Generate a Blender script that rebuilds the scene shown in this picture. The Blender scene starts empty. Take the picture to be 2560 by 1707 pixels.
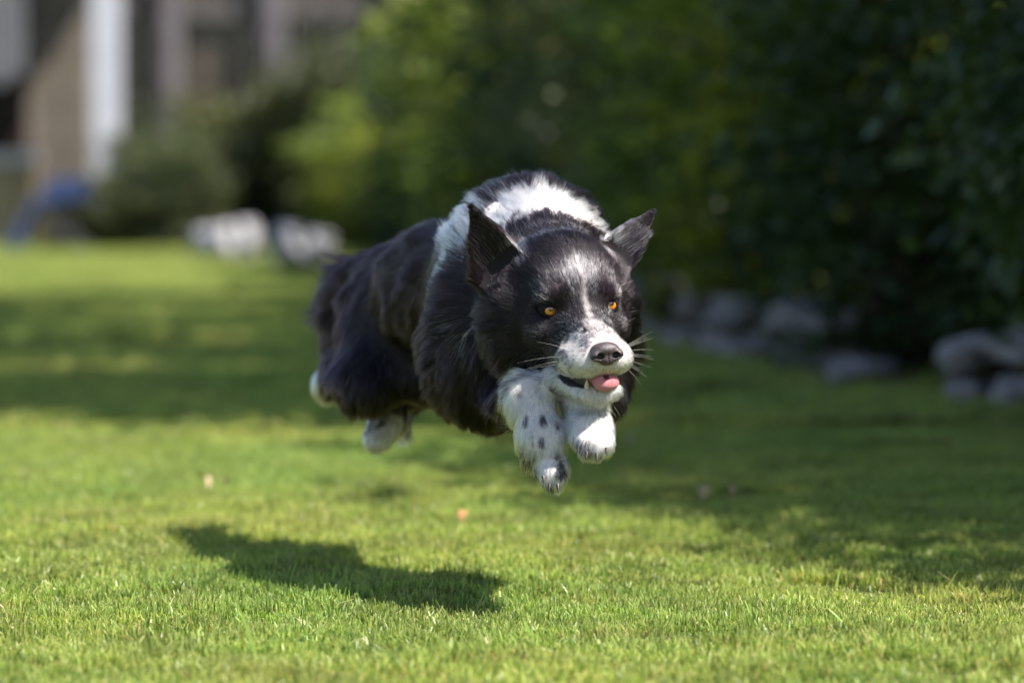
import bpy, math, random
import numpy as np
from mathutils import Vector, Matrix, kdtree

rng = np.random.default_rng(7)
random.seed(7)
scene = bpy.context.scene
COL = scene.collection

# ------------------------------------------------------------------ camera
CAM_H = 0.478
FPX = 9600.0                       # focal length in photograph pixels (135 mm on a 36 mm sensor)
PITCH = math.atan((853.5 - 450.0) / FPX)
cam_d = bpy.data.cameras.new('camera')
cam_d.lens = 135.0
cam_d.sensor_width = 36.0
cam_d.clip_start = 0.05
cam_d.clip_end = 400.0
cam = bpy.data.objects.new('camera', cam_d)
cam.location = (0, 0, CAM_H)
cam.rotation_euler = (math.radians(90) - PITCH, 0, 0)
COL.objects.link(cam)
scene.camera = cam
cam_d.dof.use_dof = True
cam_d.dof.focus_distance = 4.20
cam_d.dof.aperture_fstop = 3.5
cam_d.dof.aperture_blades = 0

# ------------------------------------------------------------------ light
SUN_DIR = Vector((0.55, -0.27, 0.85)).normalized()      # towards the sun
elev = math.asin(SUN_DIR.z)
azim = math.atan2(SUN_DIR.x, SUN_DIR.y)                 # from +Y clockwise
world = bpy.data.worlds.new('World')
scene.world = world
world.use_nodes = True
wn = world.node_tree
for n in list(wn.nodes):
    wn.nodes.remove(n)
sky = wn.nodes.new('ShaderNodeTexSky')
sky.sky_type = 'NISHITA'
sky.sun_disc = False
sky.sun_elevation = elev
sky.sun_rotation = azim
bg = wn.nodes.new('ShaderNodeBackground')
bg.inputs['Strength'].default_value = 0.085
wo = wn.nodes.new('ShaderNodeOutputWorld')
wn.links.new(sky.outputs[0], bg.inputs['Color'])
wn.links.new(bg.outputs[0], wo.inputs['Surface'])
sun_d = bpy.data.lights.new('sun', 'SUN')
sun_d.energy = 4.9
sun_d.angle = math.radians(0.5)
sun_d.color = (1.0, 0.95, 0.88)
sun = bpy.data.objects.new('sun', sun_d)
sun.rotation_euler = SUN_DIR.to_track_quat('Z', 'Y').to_euler()
sun.location = (3, -1, 6)
COL.objects.link(sun)

scene.view_settings.view_transform = 'Standard'
scene.view_settings.look = 'None'
scene.view_settings.exposure = 1.36
scene.view_settings.gamma = 1.0
scene.view_settings.use_curve_mapping = False
cy = scene.cycles
cy.max_bounces = 8
cy.diffuse_bounces = 3
cy.glossy_bounces = 3
cy.transmission_bounces = 6
cy.transparent_max_bounces = 8
cy.use_denoising = True
cy.sample_clamp_indirect = 6.0
scene.cycles_curves.shape = 'RIBBONS'
scene.cycles_curves.subdivisions = 2

# ------------------------------------------------------------------ helpers
def ray(u, v):
    fw = np.array([0, math.cos(PITCH), -math.sin(PITCH)])
    up = np.array([0, math.sin(PITCH), math.cos(PITCH)])
    return fw + np.array([1.0, 0, 0]) * ((u - 1280) / FPX) + up * ((853.5 - v) / FPX)

def P(u, v, Y):
    """where a thing seen at photograph pixel (u, v) stands when it is Y metres away"""
    d = ray(u, v)
    return np.array([0, 0, CAM_H]) + d * (Y / d[1])

def nrm(v):
    v = np.asarray(v, float)
    return v / np.linalg.norm(v)

def tag(o, label=None, cat=None, group=None, kind=None):
    if label: o['label'] = label
    if cat: o['category'] = cat
    if group: o['group'] = group
    if kind: o['kind'] = kind
    return o

def empty(name, loc, rz=0.0):
    o = bpy.data.objects.new(name, None)
    o.empty_display_size = 0.1
    o.location = loc
    o.rotation_euler = (0, 0, rz)
    COL.objects.link(o)
    return o

def link(name, data, mat=None, parent=None, world_data=True):
    o = bpy.data.objects.new(name, data)
    COL.objects.link(o)
    if mat is not None and len(data.materials) == 0:
        data.materials.append(mat)
    if parent is not None:
        o.parent = parent
        if world_data:                     # vertices are given in world space
            off = Vector(parent.location)
            q = parent.parent
            while q is not None:
                off += Vector(q.location); q = q.parent
            o.location = -off
    return o

def np_mesh(name, verts, faces, smooth=True):
    """verts (n,3); faces: list of (m,k) index arrays"""
    me = bpy.data.meshes.new(name)
    verts = np.asarray(verts, np.float32)
    me.vertices.add(len(verts))
    me.vertices.foreach_set('co', verts.ravel())
    faces = [np.asarray(f, np.int32) for f in faces if len(f)]
    nl = sum(f.size for f in faces); npoly = sum(len(f) for f in faces)
    me.loops.add(nl); me.polygons.add(npoly)
    me.loops.foreach_set('vertex_index', np.concatenate([f.ravel() for f in faces]))
    tot = np.concatenate([np.full(len(f), f.shape[1], np.int32) for f in faces])
    start = np.concatenate([[0], np.cumsum(tot)[:-1]]).astype(np.int32)
    me.polygons.foreach_set('loop_start', start)
    try:
        me.polygons.foreach_set('loop_total', tot)
    except Exception:
        pass
    me.polygons.foreach_set('use_smooth', np.full(npoly, smooth))
    me.update(calc_edges=True)
    me.validate()
    return me

def sines(p, freq, seed, n=7):
    """cheap smooth noise, about -1..1"""
    r = np.random.default_rng(seed)
    out = np.zeros(len(p))
    for i in range(n):
        k = r.normal(size=3); k /= np.linalg.norm(k)
        out += np.sin(p @ k * freq * r.uniform(0.6, 1.7) * 6.283 + r.uniform(0, 6.283))
    return out / math.sqrt(n)

class Mat:
    def __init__(s, name):
        s.m = bpy.data.materials.new(name); s.m.use_nodes = True
        s.t = s.m.node_tree
        for n in list(s.t.nodes): s.t.nodes.remove(n)
        s.out = s.t.nodes.new('ShaderNodeOutputMaterial')
    def n(s, kind, **kw):
        x = s.t.nodes.new(kind)
        for k, v in kw.items():
            if k in x.inputs.keys(): x.inputs[k].default_value = v
            else: setattr(x, k, v)
        return x
    def l(s, a, b): s.t.links.new(a, b)
    def mix(s, fac, a, b, mode='MIX'):
        x = s.t.nodes.new('ShaderNodeMix'); x.data_type = 'RGBA'; x.blend_type = mode
        if hasattr(fac, 'is_linked'): s.l(fac, x.inputs[0])
        else: x.inputs[0].default_value = fac
        for v, i in ((a, 6), (b, 7)):
            if hasattr(v, 'is_linked'): s.l(v, x.inputs[i])
            else: x.inputs[i].default_value = (*v, 1) if len(v) == 3 else v
        return x.outputs[2]
    def noise(s, scale, detail=3, coord=None, rough=0.55):
        x = s.n('ShaderNodeTexNoise'); x.inputs['Scale'].default_value = scale
        x.inputs['Detail'].default_value = detail; x.inputs['Roughness'].default_value = rough
        if coord is not None: s.l(coord, x.inputs['Vector'])
        return x.outputs['Fac']
    def ramp(s, fac, stops):
        x = s.n('ShaderNodeValToRGB'); s.l(fac, x.inputs[0])
        el = x.color_ramp.elements
        while len(el) < len(stops): el.new(0.5)
        for e, (p, c) in zip(el, stops):
            e.position = p; e.color = (*c, 1) if len(c) == 3 else c
        return x.outputs[0]

def simple_mat(name, c1, c2, scale=6.0, rough=0.8, bump=0.0, spec=0.3, sss=0.0, attr=None):
    M = Mat(name)
    tc = M.n('ShaderNodeTexCoord').outputs['Object']
    nz = M.noise(scale, 4, tc)
    col = M.mix(M.ramp(nz, [(0.32, (0, 0, 0)), (0.68, (1, 1, 1))]), c1, c2)
    b = M.n('ShaderNodeBsdfPrincipled')
    M.l(col, b.inputs['Base Color'])
    b.inputs['Roughness'].default_value = rough
    b.inputs['Specular IOR Level'].default_value = spec
    if sss:
        b.inputs['Subsurface Weight'].default_value = sss
        b.inputs['Subsurface Scale'].default_value = 0.004
        b.inputs['Subsurface Radius'].default_value = (1.0, 0.35, 0.25)
    if bump:
        bp = M.n('ShaderNodeBump'); bp.inputs['Strength'].default_value = bump
        bp.inputs['Distance'].default_value = 0.002
        M.l(M.noise(scale * 8, 4, tc), bp.inputs['Height'])
        M.l(bp.outputs[0], b.inputs['Normal'])
    M.l(b.outputs[0], M.out.inputs['Surface'])
    return M.m

# ------------------------------------------------------------------ signed distance modelling
class Field:
    def __init__(s, xs, ys, zs):
        s.xs, s.ys, s.zs = [np.asarray(a, np.float32) for a in (xs, ys, zs)]
        s.d = np.full((len(xs), len(ys), len(zs)), 0.08, np.float32)
    def box(s, lo, hi):
        sl = []
        for a, l, h in zip((s.xs, s.ys, s.zs), lo, hi):
            i0 = np.searchsorted(a, l); i1 = np.searchsorted(a, h)
            sl.append(slice(max(0, i0 - 1), min(len(a), i1 + 1)))
        X, Y, Z = np.meshgrid(s.xs[sl[0]], s.ys[sl[1]], s.zs[sl[2]], indexing='ij')
        return tuple(sl), np.stack([X, Y, Z], -1)
    def add(s, fn, lo, hi, k=0.02, op='u'):
        m = max(0.03, k * 1.5)
        sl, Q = s.box(np.array(lo) - m, np.array(hi) + m)
        if Q.size == 0: return
        b = fn(Q).astype(np.float32); a = s.d[sl]
        if op == 'u':
            h = np.clip(0.5 + 0.5 * (b - a) / k, 0, 1)
            r = b * (1 - h) + a * h - k * h * (1 - h)
        else:                                  # smooth subtraction
            h = np.clip(0.5 - 0.5 * (a + b) / k, 0, 1)
            r = a * (1 - h) + (-b) * h + k * h * (1 - h)
        s.d[sl] = r
    def ell(s, c, r, ax=None, k=0.02, op='u'):
        c = np.asarray(c, float); R = max(r)
        s.add(lambda Q: sd_ell(Q, c, r, ax), c - R, c + R, k, op)
    def cap(s, a, b, ra, rb, k=0.02, op='u'):
        a = np.asarray(a, float); b = np.asarray(b, float); R = max(ra, rb)
        s.add(lambda Q: sd_cap(Q, a, b, ra, rb), np.minimum(a, b) - R, np.maximum(a, b) + R, k, op)
    def mesh(s):
        d = s.d; neg = d < 0
        S = [d.shape[0] - 1, d.shape[1] - 1, d.shape[2] - 1]
        cnt = np.zeros(S, np.int8)
        for i in (0, 1):
            for j in (0, 1):
                for k in (0, 1):
                    cnt += neg[i:i + S[0], j:j + S[1], k:k + S[2]]
        act = (cnt > 0) & (cnt < 8)
        idx = np.argwhere(act)
        ids = np.full(S, -1, np.int32); ids[act] = np.arange(len(idx))
        acc = np.zeros((len(idx), 3)); num = np.zeros(len(idx))
        axs = (s.xs, s.ys, s.zs)
        def pos(c): return np.stack([s.xs[c[:, 0]], s.ys[c[:, 1]], s.zs[c[:, 2]]], -1)
        for ax in range(3):
            o = [a for a in range(3) if a != ax]
            for p in (0, 1):
                for q in (0, 1):
                    c0 = idx.copy(); c0[:, o[0]] += p; c0[:, o[1]] += q
                    c1 = c0.copy(); c1[:, ax] += 1
                    d0 = d[c0[:, 0], c0[:, 1], c0[:, 2]]; d1 = d[c1[:, 0], c1[:, 1], c1[:, 2]]
                    m = (d0 < 0) != (d1 < 0)
                    t = np.where(m, d0 / np.where(m, d0 - d1, 1), 0)
                    pt = pos(c0) * (1 - t[:, None]) + pos(c1) * t[:, None]
                    acc[m] += pt[m]; num[m] += 1
        verts = acc / num[:, None]
        quads = []
        for ax in range(3):
            o = [(1, 2), (2, 0), (0, 1)][ax]
            sl0 = [slice(1, -1)] * 3; sl1 = [slice(1, -1)] * 3
            sl0[ax] = slice(0, -1); sl1[ax] = slice(1, None)
            m = neg[tuple(sl0)] != neg[tuple(sl1)]
            e = np.argwhere(m)
            off = np.ones(3, int); off[ax] = 0
            e = e + off
            inside = neg[e[:, 0], e[:, 1], e[:, 2]]
            def cid(a, b):
                c = e.copy(); c[:, o[0]] += a; c[:, o[1]] += b
                return ids[c[:, 0], c[:, 1], c[:, 2]]
            q = np.stack([cid(-1, -1), cid(0, -1), cid(0, 0), cid(-1, 0)], -1)
            q[~inside] = q[~inside][:, ::-1]
            quads.append(q)
        return verts, np.concatenate(quads)

def sd_ell(Q, c, r, ax=None):
    q = Q - c
    if ax is not None: q = q @ np.asarray(ax, float).T      # rows of ax are the ellipsoid's axes
    r = np.asarray(r, float)
    k0 = np.linalg.norm(q / r, axis=-1); k1 = np.linalg.norm(q / (r * r), axis=-1)
    return k0 * (k0 - 1) / np.maximum(k1, 1e-6)

def sd_cap(Q, a, b, ra, rb):
    ab = b - a; t = np.clip(((Q - a) @ ab) / max(ab @ ab, 1e-9), 0, 1)
    return np.linalg.norm(Q - a - t[..., None] * ab, axis=-1) - (ra + (rb - ra) * t)

def smooth_mesh(v, q, it=2, lam=0.5):
    e = np.concatenate([q[:, [0, 1]], q[:, [1, 2]], q[:, [2, 3]], q[:, [3, 0]]])
    n = len(v)
    deg = np.bincount(e[:, 0], minlength=n) + np.bincount(e[:, 1], minlength=n)
    for _ in range(it):
        a = np.zeros_like(v)
        for c in range(3):
            a[:, c] = np.bincount(e[:, 0], v[e[:, 1], c], n) + np.bincount(e[:, 1], v[e[:, 0], c], n)
        v = v + lam * (a / np.maximum(deg, 1)[:, None] - v)
    return v
HAIR_K = 1500000.0
HAIR_R = 1.0
# ================================================================== ground
def lawn_h(x, y):
    return 0.0012 * np.sin(x * 3.1 + 0.7 * y) * np.sin(y * 2.3 + 1.1) - 0.0015
gx = np.concatenate([np.linspace(-60, -4, 12)[:-1], np.linspace(-4, 4, 81), np.linspace(4, 60, 12)[1:]])
gy = np.concatenate([np.linspace(-20, 2, 8)[:-1], np.linspace(2, 34, 260), np.linspace(34, 120, 12)[1:]])
GX, GY = np.meshgrid(gx, gy, indexing='ij')
gz = lawn_h(GX, GY)
gz[(np.abs(GX) > 4.5) | (GY < 1.5) | (GY > 34)] = 0
nx, ny = len(gx), len(gy)
ii, jj = np.meshgrid(np.arange(nx - 1), np.arange(ny - 1), indexing='ij')
q = np.stack([ii * ny + jj, (ii + 1) * ny + jj, (ii + 1) * ny + jj + 1, ii * ny + jj + 1], -1).reshape(-1, 4)
M = Mat('lawn_soil')
tc = M.n('ShaderNodeTexCoord').outputs['Object']
c1 = M.mix(M.ramp(M.noise(1.7, 4, tc), [(0.35, (0, 0, 0)), (0.65, (1, 1, 1))]), (0.050, 0.085, 0.012), (0.085, 0.105, 0.028))
c2 = M.mix(M.ramp(M.noise(60, 4, tc), [(0.4, (0, 0, 0)), (0.62, (1, 1, 1))]), c1, (0.045, 0.040, 0.020))
b = M.n('ShaderNodeBsdfPrincipled'); M.l(c2, b.inputs['Base Color']); b.inputs['Roughness'].default_value = 0.95
b.inputs['Specular IOR Level'].default_value = 0.1
M.l(b.outputs[0], M.out.inputs['Surface'])
go = link('ground', np_mesh('ground', np.stack([GX.ravel(), GY.ravel(), gz.ravel()], -1), [q]), M.m)
tag(go, 'mown lawn soil under the grass, stretching back to the fence', None, kind='structure')

# ------------------------------------------------------------------ grass: one patch of blades, laid out over the lawn by geometry nodes
def blade_patch(size, n, hmin, hmax, wmin, wmax, seed, tall=0, straw=0.24):
    r = np.random.default_rng(seed)
    # tufted spread
    k = n // 14
    tx = r.uniform(-size / 2, size / 2, (k, 2))
    a = r.integers(0, k, n)
    xy = tx[a] + r.normal(0, 0.007, (n, 2))
    loose = r.random(n) < 0.45
    xy[loose] = r.uniform(-size / 2, size / 2, (loose.sum(), 2))
    p3 = np.concatenate([xy, np.zeros((n, 1))], 1)
    hmap = 1 + 0.30 * sines(p3, 9, seed + 1) * 0.6 + 0.20 * sines(p3, 28, seed + 2) * 0.6
    hh = r.uniform(hmin, hmax, n) * np.clip(hmap, 0.5, 1.6)
    if tall:
        ix = r.choice(n, tall, replace=False); hh[ix] *= r.uniform(1.5, 2.3, tall)
    w = r.uniform(wmin, wmax, n)
    ang = r.uniform(0, 6.283, n); la = r.uniform(0, 6.283, n); lean = np.abs(r.normal(0, 0.60, n)).clip(0, 1.4)
    side = np.stack([np.cos(ang), np.sin(ang), np.zeros(n)], -1)
    ld = np.stack([np.cos(la), np.sin(la), np.zeros(n)], -1)
    b0 = np.concatenate([xy, np.full((n, 1), -0.004)], 1)
    dead = r.random(n) < straw
    lean[dead] = r.uniform(0.3, 1.4, dead.sum()); hh[dead] *= 0.75
    m1 = b0 + ld * (np.sin(lean * .45) * hh * .5)[:, None]; m1[:, 2] += np.cos(lean * .45) * hh * .55
    m2 = m1 + ld * (np.sin(lean) * hh * .5)[:, None]; m2[:, 2] += np.cos(lean) * hh * .45
    cut = (r.random(n) < 0.6)              # mown: blunt ends
    tw = np.where(cut, 0.55, 0.08)
    V = np.stack([b0 - side * (w * .5)[:, None], b0 + side * (w * .5)[:, None],
                  m1 - side * (w * .5)[:, None], m1 + side * (w * .5)[:, None],
                  m2 - side * (w * .5 * tw)[:, None], m2 + side * (w * .5 * tw)[:, None]], 1).reshape(-1, 3)
    i = np.arange(n)[:, None] * 6
    F = np.concatenate([i + np.array([0, 1, 3, 2]), i + np.array([2, 3, 5, 4])])
    me = np_mesh('grass', V, [F], False)
    g1 = np.array([0.165, 0.265, 0.038]); g2 = np.array([0.380, 0.435, 0.110]); g3 = np.array([0.080, 0.150, 0.025]); dd = np.array([0.52, 0.38, 0.17]); d2 = np.array([0.36, 0.30, 0.10])
    t_ = r.random((n, 1)); c = g1 * (1 - t_) + g2 * t_
    s3 = r.random(n) < 0.3; c[s3] = g3 * r.uniform(.8, 1.4, (s3.sum(), 1))
    c[dead] = (dd * (1 - t_) + d2 * t_)[dead]
    patch = np.clip(0.5 + sines(p3, 6, seed + 5), 0, 1)[:, None]
    c = c * (0.8 + 0.4 * patch)
    c6 = np.repeat(c[:, None], 6, 1); c6[:, 0:2] *= 0.75; c6[:, 4:6] = c6[:, 4:6] * 0.6 + (np.array([0.52, 0.50, 0.20]) * 0.4)  # shade low in the turf painted into the bases; cut tips pale
    at = me.color_attributes.new('blade_color', 'FLOAT_COLOR', 'POINT')
    at.data.foreach_set('color', np.concatenate([c6.reshape(-1, 3), np.ones((n * 6, 1))], 1).astype(np.float32).ravel())
    return me

M = Mat('grass_blade')
at = M.n('ShaderNodeAttribute'); at.attribute_name = 'blade_color'
geo = M.n('ShaderNodeNewGeometry')
big = M.noise(1.3, 3, geo.outputs['Position']); mid = M.noise(5.0, 3, geo.outputs['Position'])
c = M.mix(M.ramp(big, [(0.36, (0, 0, 0)), (0.66, (1, 1, 1))]), (0.80, 0.92, 0.85), (1.15, 1.06, 1.05))
c = M.mix(1.0, at.outputs['Color'], c, 'MULTIPLY')
c = M.mix(M.ramp(mid, [(0.50, (0, 0, 0)), (0.72, (0.30, 0.30, 0.30))]), c, (0.42, 0.38, 0.16))
b = M.n('ShaderNodeBsdfPrincipled'); M.l(c, b.inputs['Base Color']); b.inputs['Roughness'].default_value = 0.42
b.inputs['Specular IOR Level'].default_value = 0.42
tr = M.n('ShaderNodeBsdfTranslucent'); M.l(M.mix(1.0, c, (1.35, 1.45, 0.7), 'MULTIPLY'), tr.inputs['Color'])
mx = M.n('ShaderNodeMixShader'); mx.inputs[0].default_value = 0.40
M.l(b.outputs[0], mx.inputs[1]); M.l(tr.outputs[0], mx.inputs[2]); M.l(mx.outputs[0], M.out.inputs['Surface'])
GRASS = M.m

def spread(name, me, mat, x0, x1, y0, y1, step, smin, smax, seed, label):
    """lays the patch mesh over a rectangle: points on a jittered grid, each a turned copy"""
    o = link(name, me, mat); tag(o, label, None, kind='stuff')
    ng = bpy.data.node_groups.new(name, 'GeometryNodeTree')
    ng.interface.new_socket('Geometry', in_out='INPUT', socket_type='NodeSocketGeometry')
    ng.interface.new_socket('Geometry', in_out='OUTPUT', socket_type='NodeSocketGeometry')
    N_ = ng.nodes; Lk = ng.links
    gi = N_.new('NodeGroupInput'); gout = N_.new('NodeGroupOutput')
    gr = N_.new('GeometryNodeMeshGrid')
    gr.inputs['Size X'].default_value = x1 - x0; gr.inputs['Size Y'].default_value = y1 - y0
    gr.inputs['Vertices X'].default_value = max(2, int((x1 - x0) / step)); gr.inputs['Vertices Y'].default_value = max(2, int((y1 - y0) / step))
    tf_ = N_.new('GeometryNodeTransform'); tf_.inputs['Translation'].default_value = ((x0 + x1) / 2, (y0 + y1) / 2, 0)
    Lk.new(gr.outputs[0], tf_.inputs[0])
    rv = N_.new('FunctionNodeRandomValue'); rv.data_type = 'FLOAT_VECTOR'
    rv.inputs[0].default_value = (-step * .3, -step * .3, -0.002); rv.inputs[1].default_value = (step * .3, step * .3, 0.004); rv.inputs['Seed'].default_value = seed
    sp_ = N_.new('GeometryNodeSetPosition'); Lk.new(tf_.outputs[0], sp_.inputs[0]); Lk.new(rv.outputs[0], sp_.inputs['Offset'])
    rr = N_.new('FunctionNodeRandomValue'); rr.data_type = 'FLOAT_VECTOR'
    rr.inputs[0].default_value = (-0.03, -0.03, 0); rr.inputs[1].default_value = (0.03, 0.03, 6.283); rr.inputs['Seed'].default_value = seed + 3
    rs = N_.new('FunctionNodeRandomValue'); rs.data_type = 'FLOAT'
    rs.inputs[2].default_value = smin; rs.inputs[3].default_value = smax; rs.inputs['Seed'].default_value = seed + 4
    ip = N_.new('GeometryNodeInstanceOnPoints')
    Lk.new(sp_.outputs[0], ip.inputs['Points']); Lk.new(gi.outputs[0], ip.inputs['Instance'])
    Lk.new(rr.outputs[0], ip.inputs['Rotation']); Lk.new(rs.outputs[1], ip.inputs['Scale'])
    Lk.new(ip.outputs[0], gout.inputs[0])
    md = o.modifiers.new('spread', 'NODES'); md.node_group = ng
    return o
near = blade_patch(0.50, 16000, 0.007, 0.017, 0.0010, 0.0023, 11, tall=60)
spread('grass', near, GRASS, -1.7, 1.7, 3.2, 7.8, 0.31, 0.92, 1.08, 2, 'short mown green grass in the foreground, mixed with dry straw-coloured blades')
far = blade_patch(1.2, 22000, 0.016, 0.032, 0.0022, 0.0045, 12, straw=0.46)  # extra straw blades carry the pale haze over the far lawn
spread('grass', far, GRASS, -9, 6, 8.0, 33, 0.75, 0.92, 1.08, 5, 'mown green grass of the farther lawn, back to the fence')

# a few blades the mower missed
r = np.random.default_rng(3)
tb_ = []; tfc = []; tcol = []
for (u, v, hgt, lean, ln) in ((722, 1478, 0.040, .25, 1), (640, 1650, 0.058, -.35, 1), (830, 1468, 0.026, .1, 1), (955, 1480, 0.026, .2, 1), (1180, 1480, 0.020, -.6, 1),
                         (1045, 1490, .022, .2, 1), (1965, 1520, .03, .5, 1), (2360, 1500, .035, .5, 1), (2130, 1590, .03, -.9, 1), (2270, 1570, .03, -.4, 1), (2290, 1580, .028, .1, 1),
                         (1500, 1540, .022, .3, 1), (1330, 1600, .024, -.4, 1), (2090, 1480, .03, .2, 1), (1880, 1560, .026, -.3, 1), (320, 1530, .026, .3, 1), (120, 1560, .022, -.3, 1)):
    Yg = FPX * CAM_H / (v - 450.0); p0 = P(u, v, Yg); p0[2] = lawn_h(p0[0], p0[1])
    n0 = len(tb_)
    for k in range(5):
        f = k / 4; c = p0 + np.array([lean * hgt * f ** 1.4, 0.1 * hgt * f, hgt * f]); w = 0.0032 * (1 - 0.8 * f ** 2)
        tb_ += [c - [w / 2, .0004, 0], c + [w / 2, .0004, 0]]
    tfc += [(n0 + 2 * k, n0 + 2 * k + 1, n0 + 2 * k + 3, n0 + 2 * k + 2) for k in range(4)]
    cc_ = np.array([0.30, 0.42, 0.08]) * r.uniform(.7, 1.2); tcol += [cc_] * 10
me = np_mesh('grass', np.array(tb_), [np.array(tfc)], False)
a_ = me.color_attributes.new('blade_color', 'FLOAT_COLOR', 'POINT')
a_.data.foreach_set('color', np.concatenate([np.array(tcol), np.ones((len(tcol), 1))], 1).astype(np.float32).ravel())
tag(link('grass', me, GRASS), 'single long pale grass blades standing above the mown lawn', None, kind='stuff')
# ================================================================== the dog
P_scene = P
def P(u, v, Y):                      # the dog is foreshortened: depths behind the chest are drawn in
    return P_scene(u, v, Y if Y < 4.45 else 4.45 + (Y - 4.45) * 0.80)
DOG = empty('dog', tuple(P(1250, 1240, 4.5)))
tag(DOG, 'black and white long-haired sheepdog caught mid-leap above the sunny lawn, mouth open', 'dog')

E = P(1451, 772, 4.23)                       # midpoint of the eyes
yaw, pit, rol = math.radians(18), math.radians(15), math.radians(4.5)
Fv = np.array([math.sin(yaw) * math.cos(pit), -math.cos(yaw) * math.cos(pit), -math.sin(pit)])
R0 = np.array([math.cos(yaw), math.sin(yaw), 0.0])
U0 = np.cross(Fv, R0) * 1.0
if U0[2] < 0: U0 = -U0
Rv = R0 * math.cos(rol) + U0 * math.sin(rol)
Uv = U0 * math.cos(rol) - R0 * math.sin(rol)
HA = np.stack([Rv, Fv, Uv])                  # rows: right, forward, up of the head

def H(x, y, z): return E + (np.array([x, y, z]) @ HA) * 0.01          # head space in centimetres
def HD(x, y, z): return nrm(np.array([x, y, z]) @ HA)
def toH(p): return (p - E) @ HA.T * 100.0

BACK = nrm(P(1010, 770, 4.9) - P(1300, 740, 4.45))                    # head end to rump
SIDE = nrm(np.cross(BACK, [0, 0, 1])) ; SIDE = SIDE if SIDE[0] > 0 else -SIDE
UPB = np.cross(SIDE, BACK); UPB = UPB if UPB[2] > 0 else -UPB
BA = np.stack([SIDE, BACK, UPB])

def seq(parts):
    out = [parts[0][0]]
    for a, b, st in parts:
        n = max(1, int(round((b - a) / st)))
        out += list(np.linspace(a, b, n + 1)[1:])
    return out
xs = seq([(-0.34, -0.07, 0.006), (-0.07, 0.205, 0.0021), (0.205, 0.24, 0.006)])
ys = seq([(4.00, 4.06, 0.006), (4.06, 4.37, 0.0022), (4.37, 5.36, 0.007)])
zs = seq([(0.12, 0.50, 0.0024), (0.50, 0.56, 0.006)])
FD = Field(xs, ys, zs)

# trunk
FD.ell(P(1300, 745, 4.48), (0.092, 0.150, 0.114), BA, 0.03)
FD.ell(P(1290, 652, 4.50), (0.082, 0.085, 0.070), BA, 0.03)           # withers
FD.ell(P(1130, 725, 4.72), (0.080, 0.160, 0.082), BA, 0.04)
FD.ell(P(1045, 775, 4.92), (0.083, 0.095, 0.090), BA, 0.04)
FD.cap(P(1330, 655, 4.44), H(0, -9, -1.0), 0.096, 0.072, 0.035)       # neck
FD.cap(P(1360, 820, 4.42), H(0, -8, -6), 0.075, 0.055, 0.03)          # throat and breast
# skull and face
FD.ell(H(0, -4.6, 0.9), (0.054, 0.062, 0.049), HA, 0.02)
FD.ell(H(0, -7.0, 1.8), (0.056, 0.050, 0.043), HA, 0.02)
FD.ell(H(0, -5.0, -3.2), (0.060, 0.048, 0.052), HA, 0.025)            # jaws / cheeks
FD.ell(H(-5.6, -7.0, -3.5), (0.036, 0.040, 0.058), HA, 0.02)
FD.ell(H(5.2, -7.0, -3.5), (0.036, 0.040, 0.058), HA, 0.02)
for sx in (-1, 1):
    FD.ell(H(sx * 2.7, -0.6, 1.5), (0.017, 0.014, 0.010), HA, 0.012)  # brow
    FD.ell(H(sx * 3.9, -0.8, -2.2), (0.018, 0.022, 0.016), HA, 0.018) # cheek bone
FD.cap(H(0, 0.6, -1.9), H(0, 6.6, -2.7), 0.026, 0.0210, 0.018)        # bridge
FD.cap(H(0, 0.0, -3.2), H(0, 6.0, -3.4), 0.036, 0.026, 0.015)
for sx in (-1, 1):
    FD.ell(H(sx * 1.75, 6.2, -3.75), (0.0210, 0.026, 0.0165), HA, 0.010)  # flews
    FD.ell(H(sx * 2.5, 3.4, -4.35), (0.0190, 0.036, 0.018), HA, 0.012)
# mouth opening, then the lower jaw
LIPC = [((0, 8.7, -5.55), (0, 3.0, -6.3), 0.50, 0.60)]
for sx in (-1, 1):
    LIPC += [((0, 8.7, -5.55), (sx * 1.4, 7.6, -6.05), 0.50, 0.48), ((sx * 1.4, 7.6, -6.05), (sx * 2.7, 4.8, -6.50), 0.48, 0.50),
             ((sx * 2.7, 4.8, -6.50), (sx * 4.2, 1.3, -6.05), 0.50, 0.42)]
def lip_d(h):
    d = np.full(len(h), 9.0)
    for p0, p1, r0, r1 in LIPC: d = np.minimum(d, sd_cap(h, np.array(p0), np.array(p1), r0, r1))
    return d
for p0, p1, r0, r1 in LIPC:
    FD.cap(H(*p0), H(*p1), r0 * .01, r1 * .01, 0.003, op='s')
for sx in (-1, 1):
    FD.cap(H(sx * 1.4, 6.7, -7.50), H(sx * 3.0, 0.5, -7.6), 0.0088, 0.013, 0.006)
FD.cap(H(0, 6.9, -7.75), H(0, 0, -7.7), 0.0115, 0.020, 0.008)
FD.cap(H(0, 1, -8.2), H(0, -6, -8.0), 0.020, 0.035, 0.02)
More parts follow.
